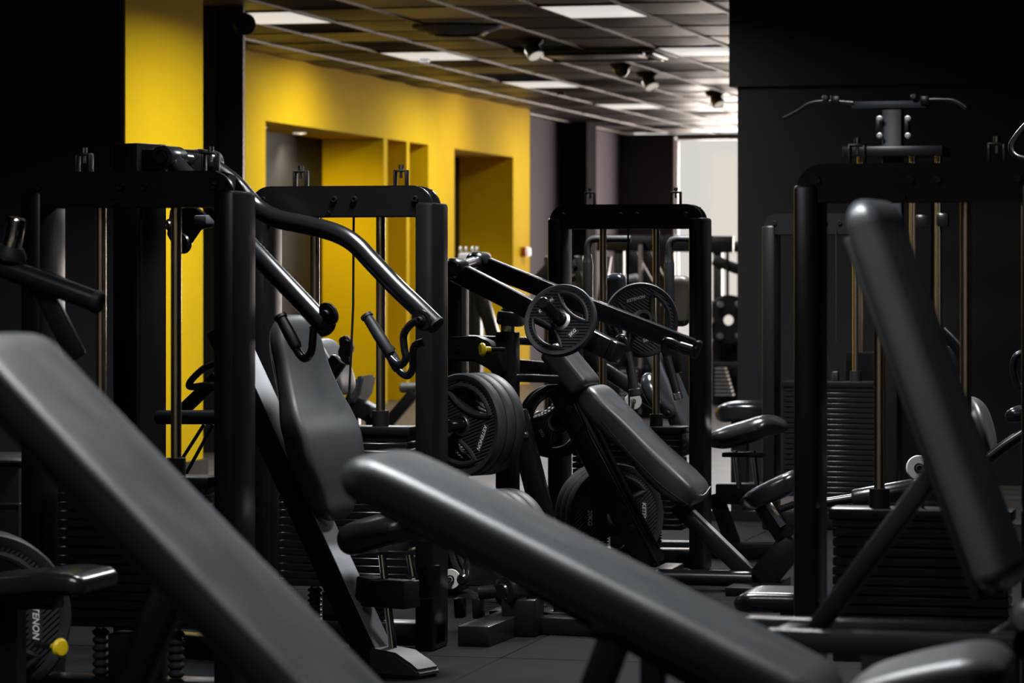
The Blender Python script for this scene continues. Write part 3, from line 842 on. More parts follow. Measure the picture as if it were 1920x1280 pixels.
# ------------------------------------------------------------------ weight plates
def plate(name, label, R, c, ax, th, kg, spin=0.0, logo=True, group='loose rubber weight plates', upv=UZ):
    """rubber plate, two grip openings, metal hub; front face looks along ax"""
    ax = V(ax).normalized()
    y = (V(upv) - ax * V(upv).dot(ax)).normalized(); x = y.cross(ax)
    M = Matrix((x, y, ax)).transposed().to_4x4() @ Matrix.Rotation(spin, 4, 'Z')
    M.translation = V(c)
    t = thing(name, label, 'weight plate', V(c), group)
    t.location = (0, 0, 0)
    t.matrix_world = M
    key = ('plate', round(R, 3), round(th, 3))
    if key not in PLATE_ME:
        def lens(a0, s=1.0, n=14):
            pts = []
            ro = R * (0.755 + 0.05 * (s - 1)); half = math.radians(49) * (1 + 0.12 * (s - 1) * 4)
            for k in range(n + 1):
                a = a0 - half + 2 * half * k / n
                pts.append((ro * math.cos(a), ro * math.sin(a)))
            p0, p1 = pts[-1], pts[0]
            mid = (R * (0.18 - 0.3 * (s - 1)) * math.cos(a0), R * (0.18 - 0.3 * (s - 1)) * math.sin(a0))
            for k in range(1, n):
                f = k / n
                bx = (1 - f) ** 2 * p0[0] + 2 * f * (1 - f) * mid[0] + f * f * p1[0]
                by = (1 - f) ** 2 * p0[1] + 2 * f * (1 - f) * mid[1] + f * f * p1[1]
                pts.append((bx, by))
            return pts
        cu = bpy.data.curves.new('plate', 'CURVE'); cu.dimensions = '2D'; cu.fill_mode = 'BOTH'
        cu.extrude = th * 0.30; cu.bevel_depth = 0.002; cu.bevel_resolution = 1
        def spl(pts):
            s = cu.splines.new('POLY'); s.points.add(len(pts) - 1); s.use_cyclic_u = True
            for pt, co in zip(s.points, pts): pt.co = (co[0], co[1], 0, 1)
        spl([(R * 0.93 * math.cos(2 * math.pi * k / 64), R * 0.93 * math.sin(2 * math.pi * k / 64)) for k in range(64)])
        spl([(0.030 * math.cos(2 * math.pi * k / 24), 0.030 * math.sin(2 * math.pi * k / 24)) for k in range(24)])
        spl(lens(math.radians(48))); spl(lens(math.radians(228)))
        co = bpy.data.objects.new('c', cu); COL.objects.link(co)
        dg = bpy.context.evaluated_depsgraph_get()
        web = bpy.data.meshes.new_from_object(co.evaluated_get(dg)); bpy.data.objects.remove(co)
        web.materials.clear(); web.materials.append(MATS['ridged_rubber'])
        bm = bmesh.new()
        b_lathe(bm, [(R * 0.90, -th * 0.36), (R * 0.93, -th * 0.5), (R * 0.975, -th * 0.5), (R, -th * 0.3), (R, th * 0.3), (R * 0.975, th * 0.5), (R * 0.90, th * 0.47), (R * 0.86, th * 0.36), (R * 0.86, -th * 0.3)], (0, 0, 0), (0, 0, 1), 64, closed=True)
        rim = finish('rim', bm, 'rubber', None, local=True); rim_me = rim.data; bpy.data.objects.remove(rim)
        gr_me = []
        for a0 in (math.radians(48), math.radians(228)):
            bm = bmesh.new()
            L = [V((p[0], p[1], th * 0.30)) for p in lens(a0, 1.12)]
            b_tube(bm, L + [L[0]], R * 0.055, 8, cap=False)
            gr = finish('grip_rim', bm, 'rubber', None, local=True); gr_me.append(gr.data); bpy.data.objects.remove(gr)
        bm = bmesh.new()
        b_lathe(bm, [(0.0265, -th * 0.45), (0.042, -th * 0.4), (0.042, th * 0.36), (0.036, th * 0.40), (0.034, th * 0.44), (0.0275, th * 0.44), (0.0265, th * 0.38)], (0, 0, 0), (0, 0, 1), 32, closed=True)
        hb = finish('hub', bm, 'steel', None, local=True); hb_me = hb.data; bpy.data.objects.remove(hb)
        PLATE_ME[key] = (web, rim_me, gr_me, hb_me)
    web, rim_me, gr_me, hb_me = PLATE_ME[key]
    for n, me in (('web', web), ('rim', rim_me), ('grip_rim', gr_me[0]), ('grip_rim', gr_me[1]), ('hub', hb_me)):
        o = bpy.data.objects.new(n, me); COL.objects.link(o); o.parent = t
    zf = th * 0.30 + 0.0032
    if logo:
        for nm, s, sz, ang, rad, m in (('lettering', 'KETENON', R * 0.11, 138, 0.58, 'print_white'), ('weight_mark', kg, R * 0.125, -42, 0.55, 'print_white')):
            me = text_mesh(s, sz, 0.25 if nm == 'lettering' else 0.1)
            me.materials.clear(); me.materials.append(MATS[m])
            o = bpy.data.objects.new(nm, me); COL.objects.link(o); o.parent = t
            a = math.radians(ang)
            o.location = (R * rad * math.cos(a), R * rad * math.sin(a), zf + 0.0005)
            o.rotation_euler = (0, 0, math.radians(48))
            # flat label field behind the print
            bm = bmesh.new(); b_box(bm, (0, 0, 0), (sz * (4.9 if nm == 'lettering' else 2.4), sz * 1.5, 0.002), 0.0006, seg=1)
            f = finish('label_field', bm, 'rubber', None, local=True); f.parent = t
            f.location = (o.location.x, o.location.y, zf - 0.0005); f.rotation_euler = o.rotation_euler
            if nm == 'lettering':
                bm = bmesh.new()
                h = sz * 0.36; x0 = -sz * 2.28
                v = [bm.verts.new(p) for p in ((x0 - h * .5, -h, 0), (x0 + h * .1, -h, 0), (x0 + h * .5, h * .2, 0), (x0 + h * .1, h * .2, 0))]
                bm.faces.new(v)
                e = finish('logo_mark', bm, 'print_red', None, local=True); e.parent = t
                e.location = o.location; e.rotation_euler = o.rotation_euler
    return t

# ------------------------------------------------------------------ plate-loaded incline press (centre)
FW = V((-SN, CS, 0)); RT = V((CS, SN, 0))
m5 = thing('incline_press_machine', 'black plate-loaded incline press with sloping back pad and two long lever arms, centre', 'gym machine', V((Q(1150, 900, 12.4).x, 12.4, 0)))
# lever arms
a0, a1 = Q(856, 509, 12.05), Q(1148, 657, 11.75)
arm_n = beam('lever_arm', a0, a1, 0.075, 0.078, 'black_satin', m5, bev=0.008)
d = (a1 - a0).normalized()
beam('arm_end_cap', a1, a1 + d * 0.035, 0.078, 0.081, 'black_satin', arm_n, bev=0.012)
b0, b1 = Q(900, 494, 12.75), Q(1300, 652, 12.85)
arm_f = beam('lever_arm', b0, b1, 0.075, 0.072, 'black_satin', m5, bev=0.008)
d2 = (b1 - b0).normalized()
beam('arm_end_cap', b1, b1 + d2 * 0.03, 0.078, 0.075, 'black_satin', arm_f, bev=0.012)
for a, Yc in ((Q(854, 503, 12.0), 0), (Q(896, 490, 12.7), 0)):
    lathe('arm_pivot', [(0, -0.07), (0.028, -0.07), (0.036, -0.06), (0.040, -0.05), (0.040, 0.07), (0, 0.07)], a, UY, 'black_satin', m5, seg=28)
tube('pivot_axle', [Q(854, 503, 12.0), Q(896, 490, 12.7)], 0.024, 'black_satin', m5)
# rear upright and curved carrier
up = Q(858, 560, 12.35)
span('upright', up.x - 0.03, up.x + 0.03, 12.3, 12.42, 0, Q(858, 500, 12.35).z, 'black_paint', m5, bev=0.008)
out = [(838, 632), (892, 630), (915, 640), (932, 662), (945, 700), (925, 700), (912, 690), (890, 678), (838, 676)]
cc = prism('curved_carrier', [Q(x, y, 12.0) for x, y in out], UY, 0.10, 'black_paint', m5, bev=0.008)
bolt(Q(858, 655, 12.0), -UY, 0.010, cc)
beam('carrier_bar', Q(850, 634, 12.5), Q(1005, 640, 12.5), 0.09, 0.03, 'black_satin', m5)
k0 = Q(905, 655, 11.9)
kn = lathe('adjust_knob', [(0, -0.012), (0.022, -0.010), (0.027, -0.002), (0.024, 0.006), (0.012, 0.012), (0.010, 0.032), (0, 0.032)], k0, V((0.85, 0.52, 0.02)), 'yellow_knob', m5, seg=28, label='yellow round knob')
tube('knob_pin', [k0 + V((0.02, 0.012, 0)), k0 + V((0.075, 0.045, 0))], 0.008, 'black_satin', m5)
po = Q(952, 650, 12.1)
span('carrier_post', po.x - 0.04, po.x + 0.04, 12.06, 12.14, Q(952, 1090, 12.1).z * 0 + 0.05, Q(952, 622, 12.1).z, 'black_paint', m5, bev=0.006)
span('post_neck', po.x - 0.022, po.x + 0.022, 12.075, 12.125, Q(952, 624, 12.1).z, Q(952, 608, 12.1).z, 'steel', m5, bev=0.003)
bm = bmesh.new(); b_box(bm, Q(958, 597, 12.1), (0.095, 0.10, 0.055), 0.012, (V((1, 0, -0.12)).normalized(), UY, V((0.12, 0, 1)).normalized()))
bs = finish('arm_bumper', bm, 'rubber', m5)
lathe('bumper_foot', [(0.034, 0), (0.034, 0.008), (0.028, 0.010), (0.030, 0.016), (0.026, 0.018), (0, 0.018)], Q(956, 583, 12.1), UZ, 'rubber', m5, seg=20)
beam('side_bar', Q(955, 708, 12.1), Q(1045, 710, 12.2), 0.06, 0.03, 'black_satin', m5)
beam('side_bar', Q(945, 690, 12.5), Q(1060, 700, 12.5), 0.06, 0.08, 'black_paint', m5)
# sloping spine under the pads, rear leg
s0, s1 = Q(1050, 722, 12.40), Q(1222, 1060, 12.40)
spn = beam('spine', s0, s1, 0.10, 0.105, 'black_paint', m5, bev=0.01)
for px, py in ((1068, 768), (1085, 802), (1168, 955), (1185, 990)):
    bolt(Q(px, py, 12.348), -UY, 0.011, spn)
sdir = (s1 - s0).normalized(); sn = UY.cross(sdir); sn = sn if sn.z > 0 else -sn
beam('spine_edge_strip', Q(1074, 752, 12.345) + sn * 0.0, Q(1100, 806, 12.345), 0.02, 0.012, 'black_satin', m5)
beam('spine_edge_strip', Q(1102, 806, 12.345), Q(1235, 1060, 12.345), 0.02, 0.012, 'black_satin', m5)
beam('rear_leg', Q(968, 770, 12.3), Q(1042, 1060, 12.3), 0.07, 0.085, 'black_satin', m5, bev=0.012)
bolt(Q(985, 815, 12.25), -UY, 0.008, m5, 'steel')
# pads
Yp = 12.28
def near_pad(name, pxs, Yn, width, thick, m, parent, **k):
    pts = [Q(x, y, Yn) + UY * (max(width) if isinstance(width, list) else width) / 2 for x, y in pxs]
    return pad(name, pts, UY, width, thick, m, parent, **k)
hp = near_pad('head_pad', [(1040, 640), (1059, 664), (1103, 718)], Yp, 0.27, 0.09, 'vinyl', m5, up=V((0.6, 0, 0.8)), er=0.025, et=0.02, crown=0.004)
bpn = near_pad('back_pad', [(1100, 718), (1129, 750), (1169, 789), (1219, 840), (1270, 886), (1292, 908), (1312, 930)], Yp, [0.34, 0.36, 0.34, 0.33, 0.35, 0.36, 0.33], [0.085, 0.095, 0.10, 0.10, 0.11, 0.11, 0.09], 'vinyl', m5, up=V((0.7, 0, 0.7)), er=0.06, et=0.03, crown=0.006)
tube('seam', [Q(1128, 790, Yp - 0.0), Q(1180, 850, Yp - 0.002), Q(1240, 910, Yp - 0.002), Q(1290, 946, Yp + 0.0)], 0.0022, 'black_matte', bpn, seg=6, smooth_n=4)
tube('seam', [Q(1288, 921, Yp + 0.02), Q(1306, 927, Yp + 0.06), Q(1320, 927, Yp + 0.13), Q(1332, 912, Yp + 0.23)], 0.0018, 'stitch', bpn, seg=6, smooth_n=4)
# front frame: seat beam, V plate, floor rails
f0, f1 = Q(1268, 945, 12.5), Q(1428, 1100, 12.5)
fb = beam('front_beam', f0, f1, 0.09, 0.06, 'black_satin', m5, bev=0.01)
fn = UY.cross((f1 - f0).normalized()); fn = fn if fn.z > 0 else -fn
beam('front_beam_lit_top', f0 + fn * 0.031, f1 + fn * 0.031, 0.06, 0.003, 'lit_top_grey', fb, bev=0.001)  # light on the beam's upper side, painted as a paler sheet
beam('v_brace', Q(1490, 1015, 12.5), Q(1418, 1098, 12.5), 0.09, 0.11, 'black_paint', m5, bev=0.008)
g = FL(1420, 1108)
span('front_foot', g.x - 0.09, g.x + 0.09, 12.25, 12.75, 0.0, 0.035, 'black_paint', m5, bev=0.006)
tube('floor_rail', [V((Q(1240, 1080, 12.5).x, 12.45, 0.05)), V((Q(1415, 1085, 12.5).x, 12.45, 0.05))], 0.032, 'black_satin', m5, seg=18)
span('floor_beam', Q(860, 1000, 12.5).x, Q(1245, 1000, 12.5).x, 12.42, 12.52, 0.0, 0.07, 'black_paint', m5, bev=0.006)
for x in (Q(870, 900, 12.4).x, Q(1215, 900, 12.4).x):
    span('cross_foot', x - 0.04, x + 0.04, 11.95, 12.95, 0.0, 0.06, 'black_paint', m5, bev=0.006)
# seat with chrome adjuster
st_ = near_pad('seat', [(1372, 948), (1398, 926), (1440, 904), (1478, 888), (1500, 886)], 12.42, [0.24, 0.32, 0.34, 0.32, 0.26], [0.06, 0.075, 0.08, 0.075, 0.06], 'vinyl_gloss', m5, er=0.07, et=0.035, crown=0.008)
beam('seat_adjuster', Q(1440, 940, 12.45), Q(1470, 985, 12.45), 0.035, 0.03, 'chrome', m5, bev=0.003)
beam('seat_bracket', Q(1425, 935, 12.5), Q(1475, 1010, 12.5), 0.09, 0.07, 'black_paint', m5, bev=0.005)
tube('seat_lever', [Q(1462, 955, 12.42), Q(1490, 945, 12.42)], 0.014, 'black_satin', m5)
# hand grips hanging from the arms
h1 = tube('handle', [Q(1150, 655, 11.85), Q(1158, 638, 11.85), Q(1166, 633, 11.85), Q(1173, 642, 11.85), Q(1180, 680, 11.85), Q(1190, 735, 11.85)], 0.0145, 'black_satin', arm_n, smooth_n=5)
tube('grip', [Q(1176, 660, 11.85), Q(1190, 732, 11.85)], 0.018, 'rubber_grip', arm_n)
lathe('grip_collar', cyl_prof(0.023, 0.03), Q(1189, 728, 11.85), V((0.15, 0, -1)), 'rubber_grip', arm_n, seg=20)
h2 = tube('handle', [Q(1276, 649, 12.75), Q(1258, 640, 12.75), Q(1247, 640, 12.75), Q(1246, 656, 12.75), Q(1256, 690, 12.75), Q(1270, 738, 12.75)], 0.0145, 'black_satin', arm_f, smooth_n=5)
tube('grip', [Q(1250, 668, 12.75), Q(1269, 736, 12.75)], 0.0175, 'rubber_grip', arm_f)
lathe('grip_tip', cyl_prof(0.019, 0.028, 0.002), Q(1269, 736, 12.75), V((0.27, 0, -1)), 'steel', arm_f, seg=20)
lathe('grip_end_joint', cyl_prof(0.02, 0.06), Q(1273, 648, 12.76), V((1, 0, -0.3)), 'black_satin', arm_f, seg=16)
# plate horns (sleeves)
hub1 = Q(1051, 601, 11.72)
ax1 = (RT * -0.075 + FW * -0.20 + UZ * 0.075).normalized()
def horn(parent, c, ax, back, front, r=0.0235):
    p0 = c - V(ax) * back; L = back + front
    h = lathe('plate_horn', [(0, 0), (r, 0), (r, L - 0.004), (r - 0.003, L), (0, L)], p0, ax, 'black_satin', parent, seg=24)
    lathe('horn_collar', [(r, 0), (r + 0.012, 0), (r + 0.012, 0.012), (r, 0.014)], p0, ax, 'steel', parent, seg=24)
    return h
horn(arm_n, hub1, ax1, 0.06, 0.21)
plate('weight_plate', 'five-kilogram black plate with two openings on the near lever arm, centre', 0.142, hub1, ax1, 0.03, '5KG', 0.0, group='plates on the incline press')
hub2 = Q(1202, 600, 12.95)
ax2 = (FW * -1 + RT * 0.12 + UZ * 0.1).normalized()
horn(arm_f, hub2, -ax2, 0.08, 0.15)
plate('weight_plate', 'black plate behind the far lever arm, in front of the window tower', 0.155, hub2, ax2, 0.03, '5KG', math.radians(-33), group='plates on the incline press')
c42, s42 = math.cos(math.radians(41)), math.sin(math.radians(41))
ax3 = (FW * -c42 - RT * s42).normalized()
hub3 = Q(871, 796, 11.75)
names3 = ('nearest of three upright plates stacked on one horn beside the middle tower post', 'middle one of three upright plates stacked on a horn beside the middle tower post', 'rearmost of three upright plates stacked on a horn beside the middle tower post')
horn(m5, hub3, ax3, 0.17, 0.09)
for k in range(3):
    plate('weight_plate', names3[k], 0.196, hub3 - ax3 * 0.053 * k, ax3, 0.05, '15KG', math.radians(-161), logo=(k == 0), group='plates on the incline press')
beam('horn_bracket', hub3 - ax3 * 0.165, V((up.x, 12.36, hub3.z)), 0.07, 0.07, 'black_paint', m5, wdir=UZ)
hub4 = Q(918, 1016, 11.8)
horn(m5, hub4, ax3, 0.17, 0.09)
for k in range(3):
    plate('weight_plate', ('nearest', 'middle', 'rearmost')[k] + ' of three plates on the low horn half hidden by the central bench', 0.20, hub4 - ax3 * 0.053 * k, ax3, 0.05, '20KG', 0.4, logo=False, group='plates on the incline press')
beam('horn_bracket', hub4 - ax3 * 0.165, V((up.x + 0.02, 12.36, hub4.z)), 0.07, 0.07, 'black_paint', m5, wdir=UZ)
c25, s25 = math.cos(math.radians(24)), math.sin(math.radians(24))
ax5 = (FW * -c25 + RT * s25).normalized()
hub5 = Q(1152, 968, 12.66)
for k in range(3):
    plate('weight_plate', ('front', 'second', 'third')[k] + ' of the large twenty-kilogram plates under the sloping back pad', 0.215, hub5 - ax5 * 0.05 * k, ax5, 0.047, '20KG', math.radians(-138), logo=(k == 0), group='plates on the incline press')
horn(m5, hub5, ax5, 0.20, 0.02)
hub6 = Q(1042, 790, 12.5)
for k in range(2):
    plate('weight_plate', ('small five-kilogram plate behind the sloping spine, front one of its pair', 'rear one of the small plate pair behind the sloping spine')[k], 0.148, hub6 - ax5 * 0.032 * k, ax5, 0.03, '5KG', math.radians(-105), logo=(k == 0), group='plates on the incline press')
horn(m5, hub6, ax5, 0.16, 0.02)

# ------------------------------------------------------------------ fly machine pieces behind tower 3
def fly_handle(px, Yh, top, hx):
    p = Q(px, 492, Yh)
    pr = [(0, 0), (0.0235, 0)] + [(0.0235, 0.30), (0.022, 0.302), (0.0125, 0.36), (0, 0.36)]
    arm = lathe('upright_arm', pr, Q(px, 492, Yh) - UZ * 0.30, UZ, 'black_satin', t3, seg=22)
    tube('grip', [Q(px, 478, Yh), Q(px, 462, Yh), Q(px + 4, 452, Yh), Q(px + 14, 448, Yh), Q(px + 30, 448, Yh), Q(hx, 448, Yh)], 0.0165, 'rubber_grip', t3, smooth_n=5, seg=16)
    beam('arm_link', Q(px, 620, Yh), Q(px + 10, 700, Yh), 0.06, 0.06, 'black_paint', t3)
fly_handle(1102, 14.0, 455, 1183)
fly_handle(1255, 14.0, 455, 1335)
pad('arm_pad', [Q(1150, 512, 14.05), Q(1152, 560, 14.05), Q(1154, 610, 14.05)], UX, 0.085, 0.09, 'vinyl_gloss', t3, up=V((0, -1, 0)), er=0.03, et=0.03)
pad('arm_pad', [Q(1270, 516, 14.05), Q(1270, 560, 14.05), Q(1268, 612, 14.05)], UX, 0.095, 0.09, 'vinyl_brown', t3, up=V((0, -1, 0)), er=0.03, et=0.03)
beam('frame_tube', Q(1128, 690, 14.2), Q(1300, 800, 14.2), 0.07, 0.06, 'black_satin', t3, bev=0.012)
near_pad('backrest', [(1222, 640), (1248, 700), (1275, 770), (1300, 850)], 13.95, [0.24, 0.30, 0.32, 0.26], 0.07, 'vinyl', t3, up=V((0.9, -0.3, 0.3)), er=0.06, et=0.03)
pad('side_pad', [Q(1203, 700, 13.9), Q(1208, 730, 13.9), Q(1226, 760, 13.9), Q(1250, 790, 13.9)], UY, [0.10, 0.16, 0.2, 0.15], 0.06, 'vinyl_gloss', t3, up=V((-0.6, 0, 0.6)), er=0.04, et=0.025)
near_pad('seat', [(1310, 822), (1345, 808), (1385, 796), (1425, 786), (1466, 796)], 13.7, [0.26, 0.34, 0.36, 0.34, 0.24], [0.06, 0.085, 0.09, 0.085, 0.06], 'vinyl_gloss', t3, er=0.08, et=0.045, crown=0.012, ex=3.0)
for x in (1378, 1412):
    tube('seat_post', [Q(x, 845, 13.85), Q(x + 8, 915, 13.85)], 0.012, 'chrome', t3)
box('seat_plate', Q(1395, 852, 13.85), (0.18, 0.10, 0.02), 'black_paint', t3)
box('seat_carrier', Q(1392, 925, 13.9), (0.22, 0.12, 0.09), 'black_paint', t3, bev=0.008)
beam('seat_frame', Q(1340, 925, 13.9), Q(1375, 1020, 13.9), 0.08, 0.06, 'black_paint', t3)
span('floor_beam', Q(1200, 900, 13.9).x, Q(1480, 900, 13.9).x, 13.85, 13.95, 0, 0.07, 'black_paint', t3, bev=0.006)
pw_ = Q(1187, 752, 13.6)
lathe('white_pulley', [(0, -0.012), (0.012, -0.012), (0.014, -0.008), (0.036, -0.008), (0.036, -0.003), (0.030, 0.002), (0.036, 0.007), (0.036, 0.012), (0, 0.012)], pw_, V((0.35, -1, 0.1)), 'white_plastic', t3, seg=30, label='white pulley wheel')
bolt(pw_ + V((0.004, -0.012, 0)), V((0.35, -1, 0.1)), 0.008, t3, 'chrome')
# second seat further back
s2 = thing('seat_unit', 'glossy black padded seat half hidden behind the fly machine seat', 'seat', V((Q(1385, 800, 16).x, 16, 0)))
near_pad('seat_pad', [(1330, 765), (1365, 758), (1400, 757), (1440, 760)], 15.9, [0.24, 0.32, 0.32, 0.26], 0.09, 'vinyl_gloss', s2, er=0.07, et=0.045, crown=0.01)
span('pedestal', Q(1385, 800, 16).x - 0.04, Q(1385, 800, 16).x + 0.04, 16.0, 16.08, 0.0, Q(1385, 785, 16).z, 'black_paint', s2)
span('foot', Q(1385, 800, 16).x - 0.2, Q(1385, 800, 16).x + 0.2, 15.98, 16.1, 0.0, 0.05, 'black_paint', s2)

# ------------------------------------------------------------------ floor mechanism between middle tower and incline press
mc = thing('pivot_linkage_base', 'black floor frame with fat pivot cylinder and chrome linkage right of the middle tower', 'gym machine', V((Q(930, 1100, 10.75).x, 10.75, 0)))
cyc = FL(960, 1160); Ym = 10.75
pc = Q(962, 1106, Ym)
axp = V((0.55, 0.82, 0.06)).normalized()
lathe('pivot_cylinder', [(0, -0.055), (0.026, -0.055), (0.030, -0.049), (0.040, -0.049), (0.052, -0.045), (0.054, -0.040), (0.054, 0.02), (0.049, 0.022), (0.049, 0.03), (0.053, 0.033), (0.053, 0.10), (0.049, 0.103), (0.049, 0.112), (0.040, 0.115), (0.036, 0.17), (0, 0.17)], pc, axp, 'black_satin', mc, seg=36)
box('cylinder_cradle', V((pc.x + 0.03, pc.y + 0.02, pc.z / 2 - 0.012)), (0.12, 0.14, pc.z - 0.03), 'black_paint', mc, bev=0.005)
tube('cross_tube', [V((T2[2] + 0.02, Ym, Q(850, 1110, Ym).z)), Q(935, 1108, Ym)], 0.024, 'black_satin', mc, seg=18)
tube('cross_tube', [pc + axp * 0.12, pc + axp * 0.34], 0.022, 'black_satin', mc, seg=18)
out = [(858, 1098), (868, 1060), (883, 1052), (905, 1050), (914, 1058), (928, 1076), (950, 1088), (950, 1100)]
prism('cam_plate', [Q(x, y, Ym + 0.06) for x, y in out], UY, 0.05, 'black_satin', mc, bev=0.004)
lk = tube('linkage_rod', [Q(875, 1032, Ym - 0.02), Q(875, 1082, Ym - 0.02)], 0.010, 'chrome', mc, seg=14)
lathe('rod_eye', [(0.0, -0.012), (0.012, -0.012), (0.017, -0.006), (0.017, 0.006), (0.012, 0.012), (0, 0.012)], Q(873, 1030, Ym - 0.03), V((0.2, -1, 0)), 'steel', mc, seg=20)
lathe('rod_nut', [(0, 0), (0.013, 0), (0.013, 0.02), (0, 0.02)], Q(875, 1066, Ym - 0.02), UZ, 'dark_steel', mc, seg=6)
lathe('rod_eye', [(0.0, -0.014), (0.014, -0.014), (0.021, -0.007), (0.021, 0.007), (0.014, 0.014), (0, 0.014)], Q(868, 1086, Ym - 0.04), V((-0.2, -1, 0)), 'black_satin', mc, seg=20)
wp = Q(845, 1085, Ym - 0.01)
lathe('white_roller', [(0, -0.012), (0.014, -0.012), (0.016, -0.009), (0.034, -0.008), (0.034, 0.008), (0, 0.008)], wp, V((0.1, -1, 0)), 'white_plastic', mc, seg=28)
bolt(wp + V((0.001, -0.012, 0)), V((0.1, -1, 0)), 0.010, mc, 'chrome')
lathe('axle_nut', cyl_prof(0.012, 0.03), Q(947, 1068, Ym + 0.05), V((0.4, -1, 0.3)), 'chrome', mc, seg=16)
for x in (862, 896):
    beam('support', Q(x, 1120, Ym + 0.05), V((Q(x + 2, 1140, Ym + .05).x, Ym + 0.05, 0.05)), 0.05, 0.035, 'black_paint', mc)
beam('floor_rail', V((T2[2] + 0.02, 10.95, 0.035)), V((Q(1080, 1100, 10.9).x, 10.95, 0.035)), 0.14, 0.07, 'black_satin', mc, bev=0.005)
beam('floor_rail', FL(855, 1192, 0.035) + UX * 0.06, FL(1000, 1150, 0.035), 0.11, 0.07, 'black_satin', mc, bev=0.005)
beam('floor_rail', FL(940, 1165, 0.03), FL(1165, 1175, 0.03), 0.16, 0.06, 'black_paint', mc, bev=0.005)
ff = FL(1112, 1168)
prism('foot_cap', [V((ff.x + a, ff.y - 0.06, h)) for a, h in ((-0.09, 0.0), (0.09, 0.0), (0.09, 0.03), (0.04, 0.06), (-0.05, 0.075), (-0.09, 0.07))], UY, 0.13, 'black_satin', mc, bev=0.008)
lathe('wheel', [(0, 0), (0.045, 0), (0.055, 0.012), (0.055, 0.04), (0.045, 0.05), (0, 0.05)], Q(1055, 1140, Ym + 0.15), V((0.5, 0.85, 0)), 'rubber', mc, seg=28)

# ------------------------------------------------------------------ foreground benches
def bench_pad(name, pxs, Yn, width, thick, m, parent, wd=UY, **k):
    pts = [Q(x, y, Yn) + wd * width / 2 for x, y in pxs]
    return pad(name, pts, wd, width, thick, m, parent, **k)
# bench 1, lower left
b1 = thing('incline_bench', 'large blurred grey-black bench backrest sloping across the lower left foreground', 'weight bench', V((Q(420, 1150, 4.35).x, 4.35, 0)), 'adjustable benches')
bench_pad('backrest', [(-78, 612), (40, 738), (240, 948), (480, 1196), (700, 1424)], 4.2, 0.30, 0.062, 'vinyl', b1, up=V((0.7, 0, 0.7)), er=0.05, et=0.03, crown=0.007, ex=5)
e0, e1 = Q(-30, 735, 4.25), Q(690, 1480, 4.25)
beam('backrest_board', e0 + UY * 0.14, e1 + UY * 0.14, 0.24, 0.018, 'black_matte', b1)
beam('backrest_rail', e0 + V((0.05, 0.14, -0.09)), e1 + V((0.0, 0.14, -0.05)), 0.06, 0.05, 'black_paint', b1)
sx = e1.x + 0.05
bench_pad('seat', [(720, 1440), (850, 1425), (980, 1400)], 4.2, 0.30, 0.062, 'vinyl', b1, er=0.05, et=0.03)
beam('main_beam', V((e1.x - 0.55, 4.39, 0.40)), V((sx + 0.45, 4.39, 0.40)), 0.07, 0.06, 'black_paint', b1)
for x in (e1.x - 0.5, sx + 0.38):
    span('leg', x - 0.03, x + 0.03, 4.36, 4.42, 0.04, 0.38, 'black_paint', b1, bev=0.005)
    span('foot', x - 0.03, x + 0.03, 4.12, 4.66, 0.0, 0.05, 'black_paint', b1, bev=0.005)
beam('strut', V((e1.x - 0.5, 4.39, 0.42)), e0.lerp(e1, 0.35) + V((0.03, 0.14, -0.10)), 0.05, 0.05, 'black_paint', b1)
beam('seat_support', V((sx + 0.2, 4.39, 0.42)), Q(850, 1470, 4.35) + V((0, 0.05, 0)), 0.06, 0.06, 'black_paint', b1)
# bench 2, centre
Yb = 4.88
b2 = thing('incline_bench', 'long black bench backrest sloping down across the lower centre foreground', 'weight bench', V((Q(1180, 1200, Yb + .15).x, Yb + 0.15, 0)), 'adjustable benches')
bench_pad('backrest', [(640, 846), (760, 896), (1005, 1020), (1275, 1158), (1420, 1233), (1555, 1302)], Yb, 0.29, 0.072, 'vinyl', b2, up=V((0.4, 0, 0.9)), er=0.055, et=0.035, crown=0.007, ex=4.2)
bd = [Q(700, 960, Yb) + UY * 0.145, Q(1480, 1350, Yb) + UY * 0.145]
beam('backrest_board', bd[0], bd[1], 0.23, 0.016, 'black_matte', b2)
beam('backrest_rail', bd[0] + V((0.12, 0, -0.05)), bd[1] + V((0, 0, -0.04)), 0.06, 0.05, 'black_paint', b2)
bench_pad('seat', [(1553, 1302), (1600, 1285), (1680, 1262), (1780, 1242), (1872, 1232)], Yb, 0.30, 0.07, 'vinyl', b2, er=0.06, et=0.035, crown=0.006)
bx = Q(1225, 1240, Yb + 0.145).x
span('post', bx - 0.018, bx + 0.018, Yb + 0.12, Yb + 0.17, 0.05, Q(1225, 1170, Yb + 0.14).z, 'black_paint', b2, bev=0.004)
beam('diagonal_leg', Q(1160, 1180, Yb + 0.145), V((Q(1020, 1300, Yb + 0.14).x - 0.12, Yb + 0.145, 0.05)), 0.05, 0.05, 'black_paint', b2)
span('bracket', Q(1108, 1180, Yb + .1).x, Q(1168, 1180, Yb + .1).x, Yb + 0.10, Yb + 0.19, Q(1140, 1198, Yb + .1).z, Q(1140, 1168, Yb + .1).z, 'black_satin', b2, bev=0.003)
xb0, xb1 = Q(1000, 1240, Yb).x - 0.1, Q(1800, 1240, Yb).x
beam('main_beam', V((xb0, Yb + 0.145, 0.08)), V((xb1, Yb + 0.145, 0.08)), 0.07, 0.06, 'black_paint', b2)
for x in (xb0, xb1):
    span('foot', x - 0.035, x + 0.035, Yb - 0.12, Yb + 0.42, 0.0, 0.055, 'black_paint', b2, bev=0.005)
beam('seat_support', V((Q(1700, 1280, Yb).x, Yb + 0.145, 0.08)), Q(1720, 1310, Yb + 0.145), 0.06, 0.06, 'black_paint', b2)
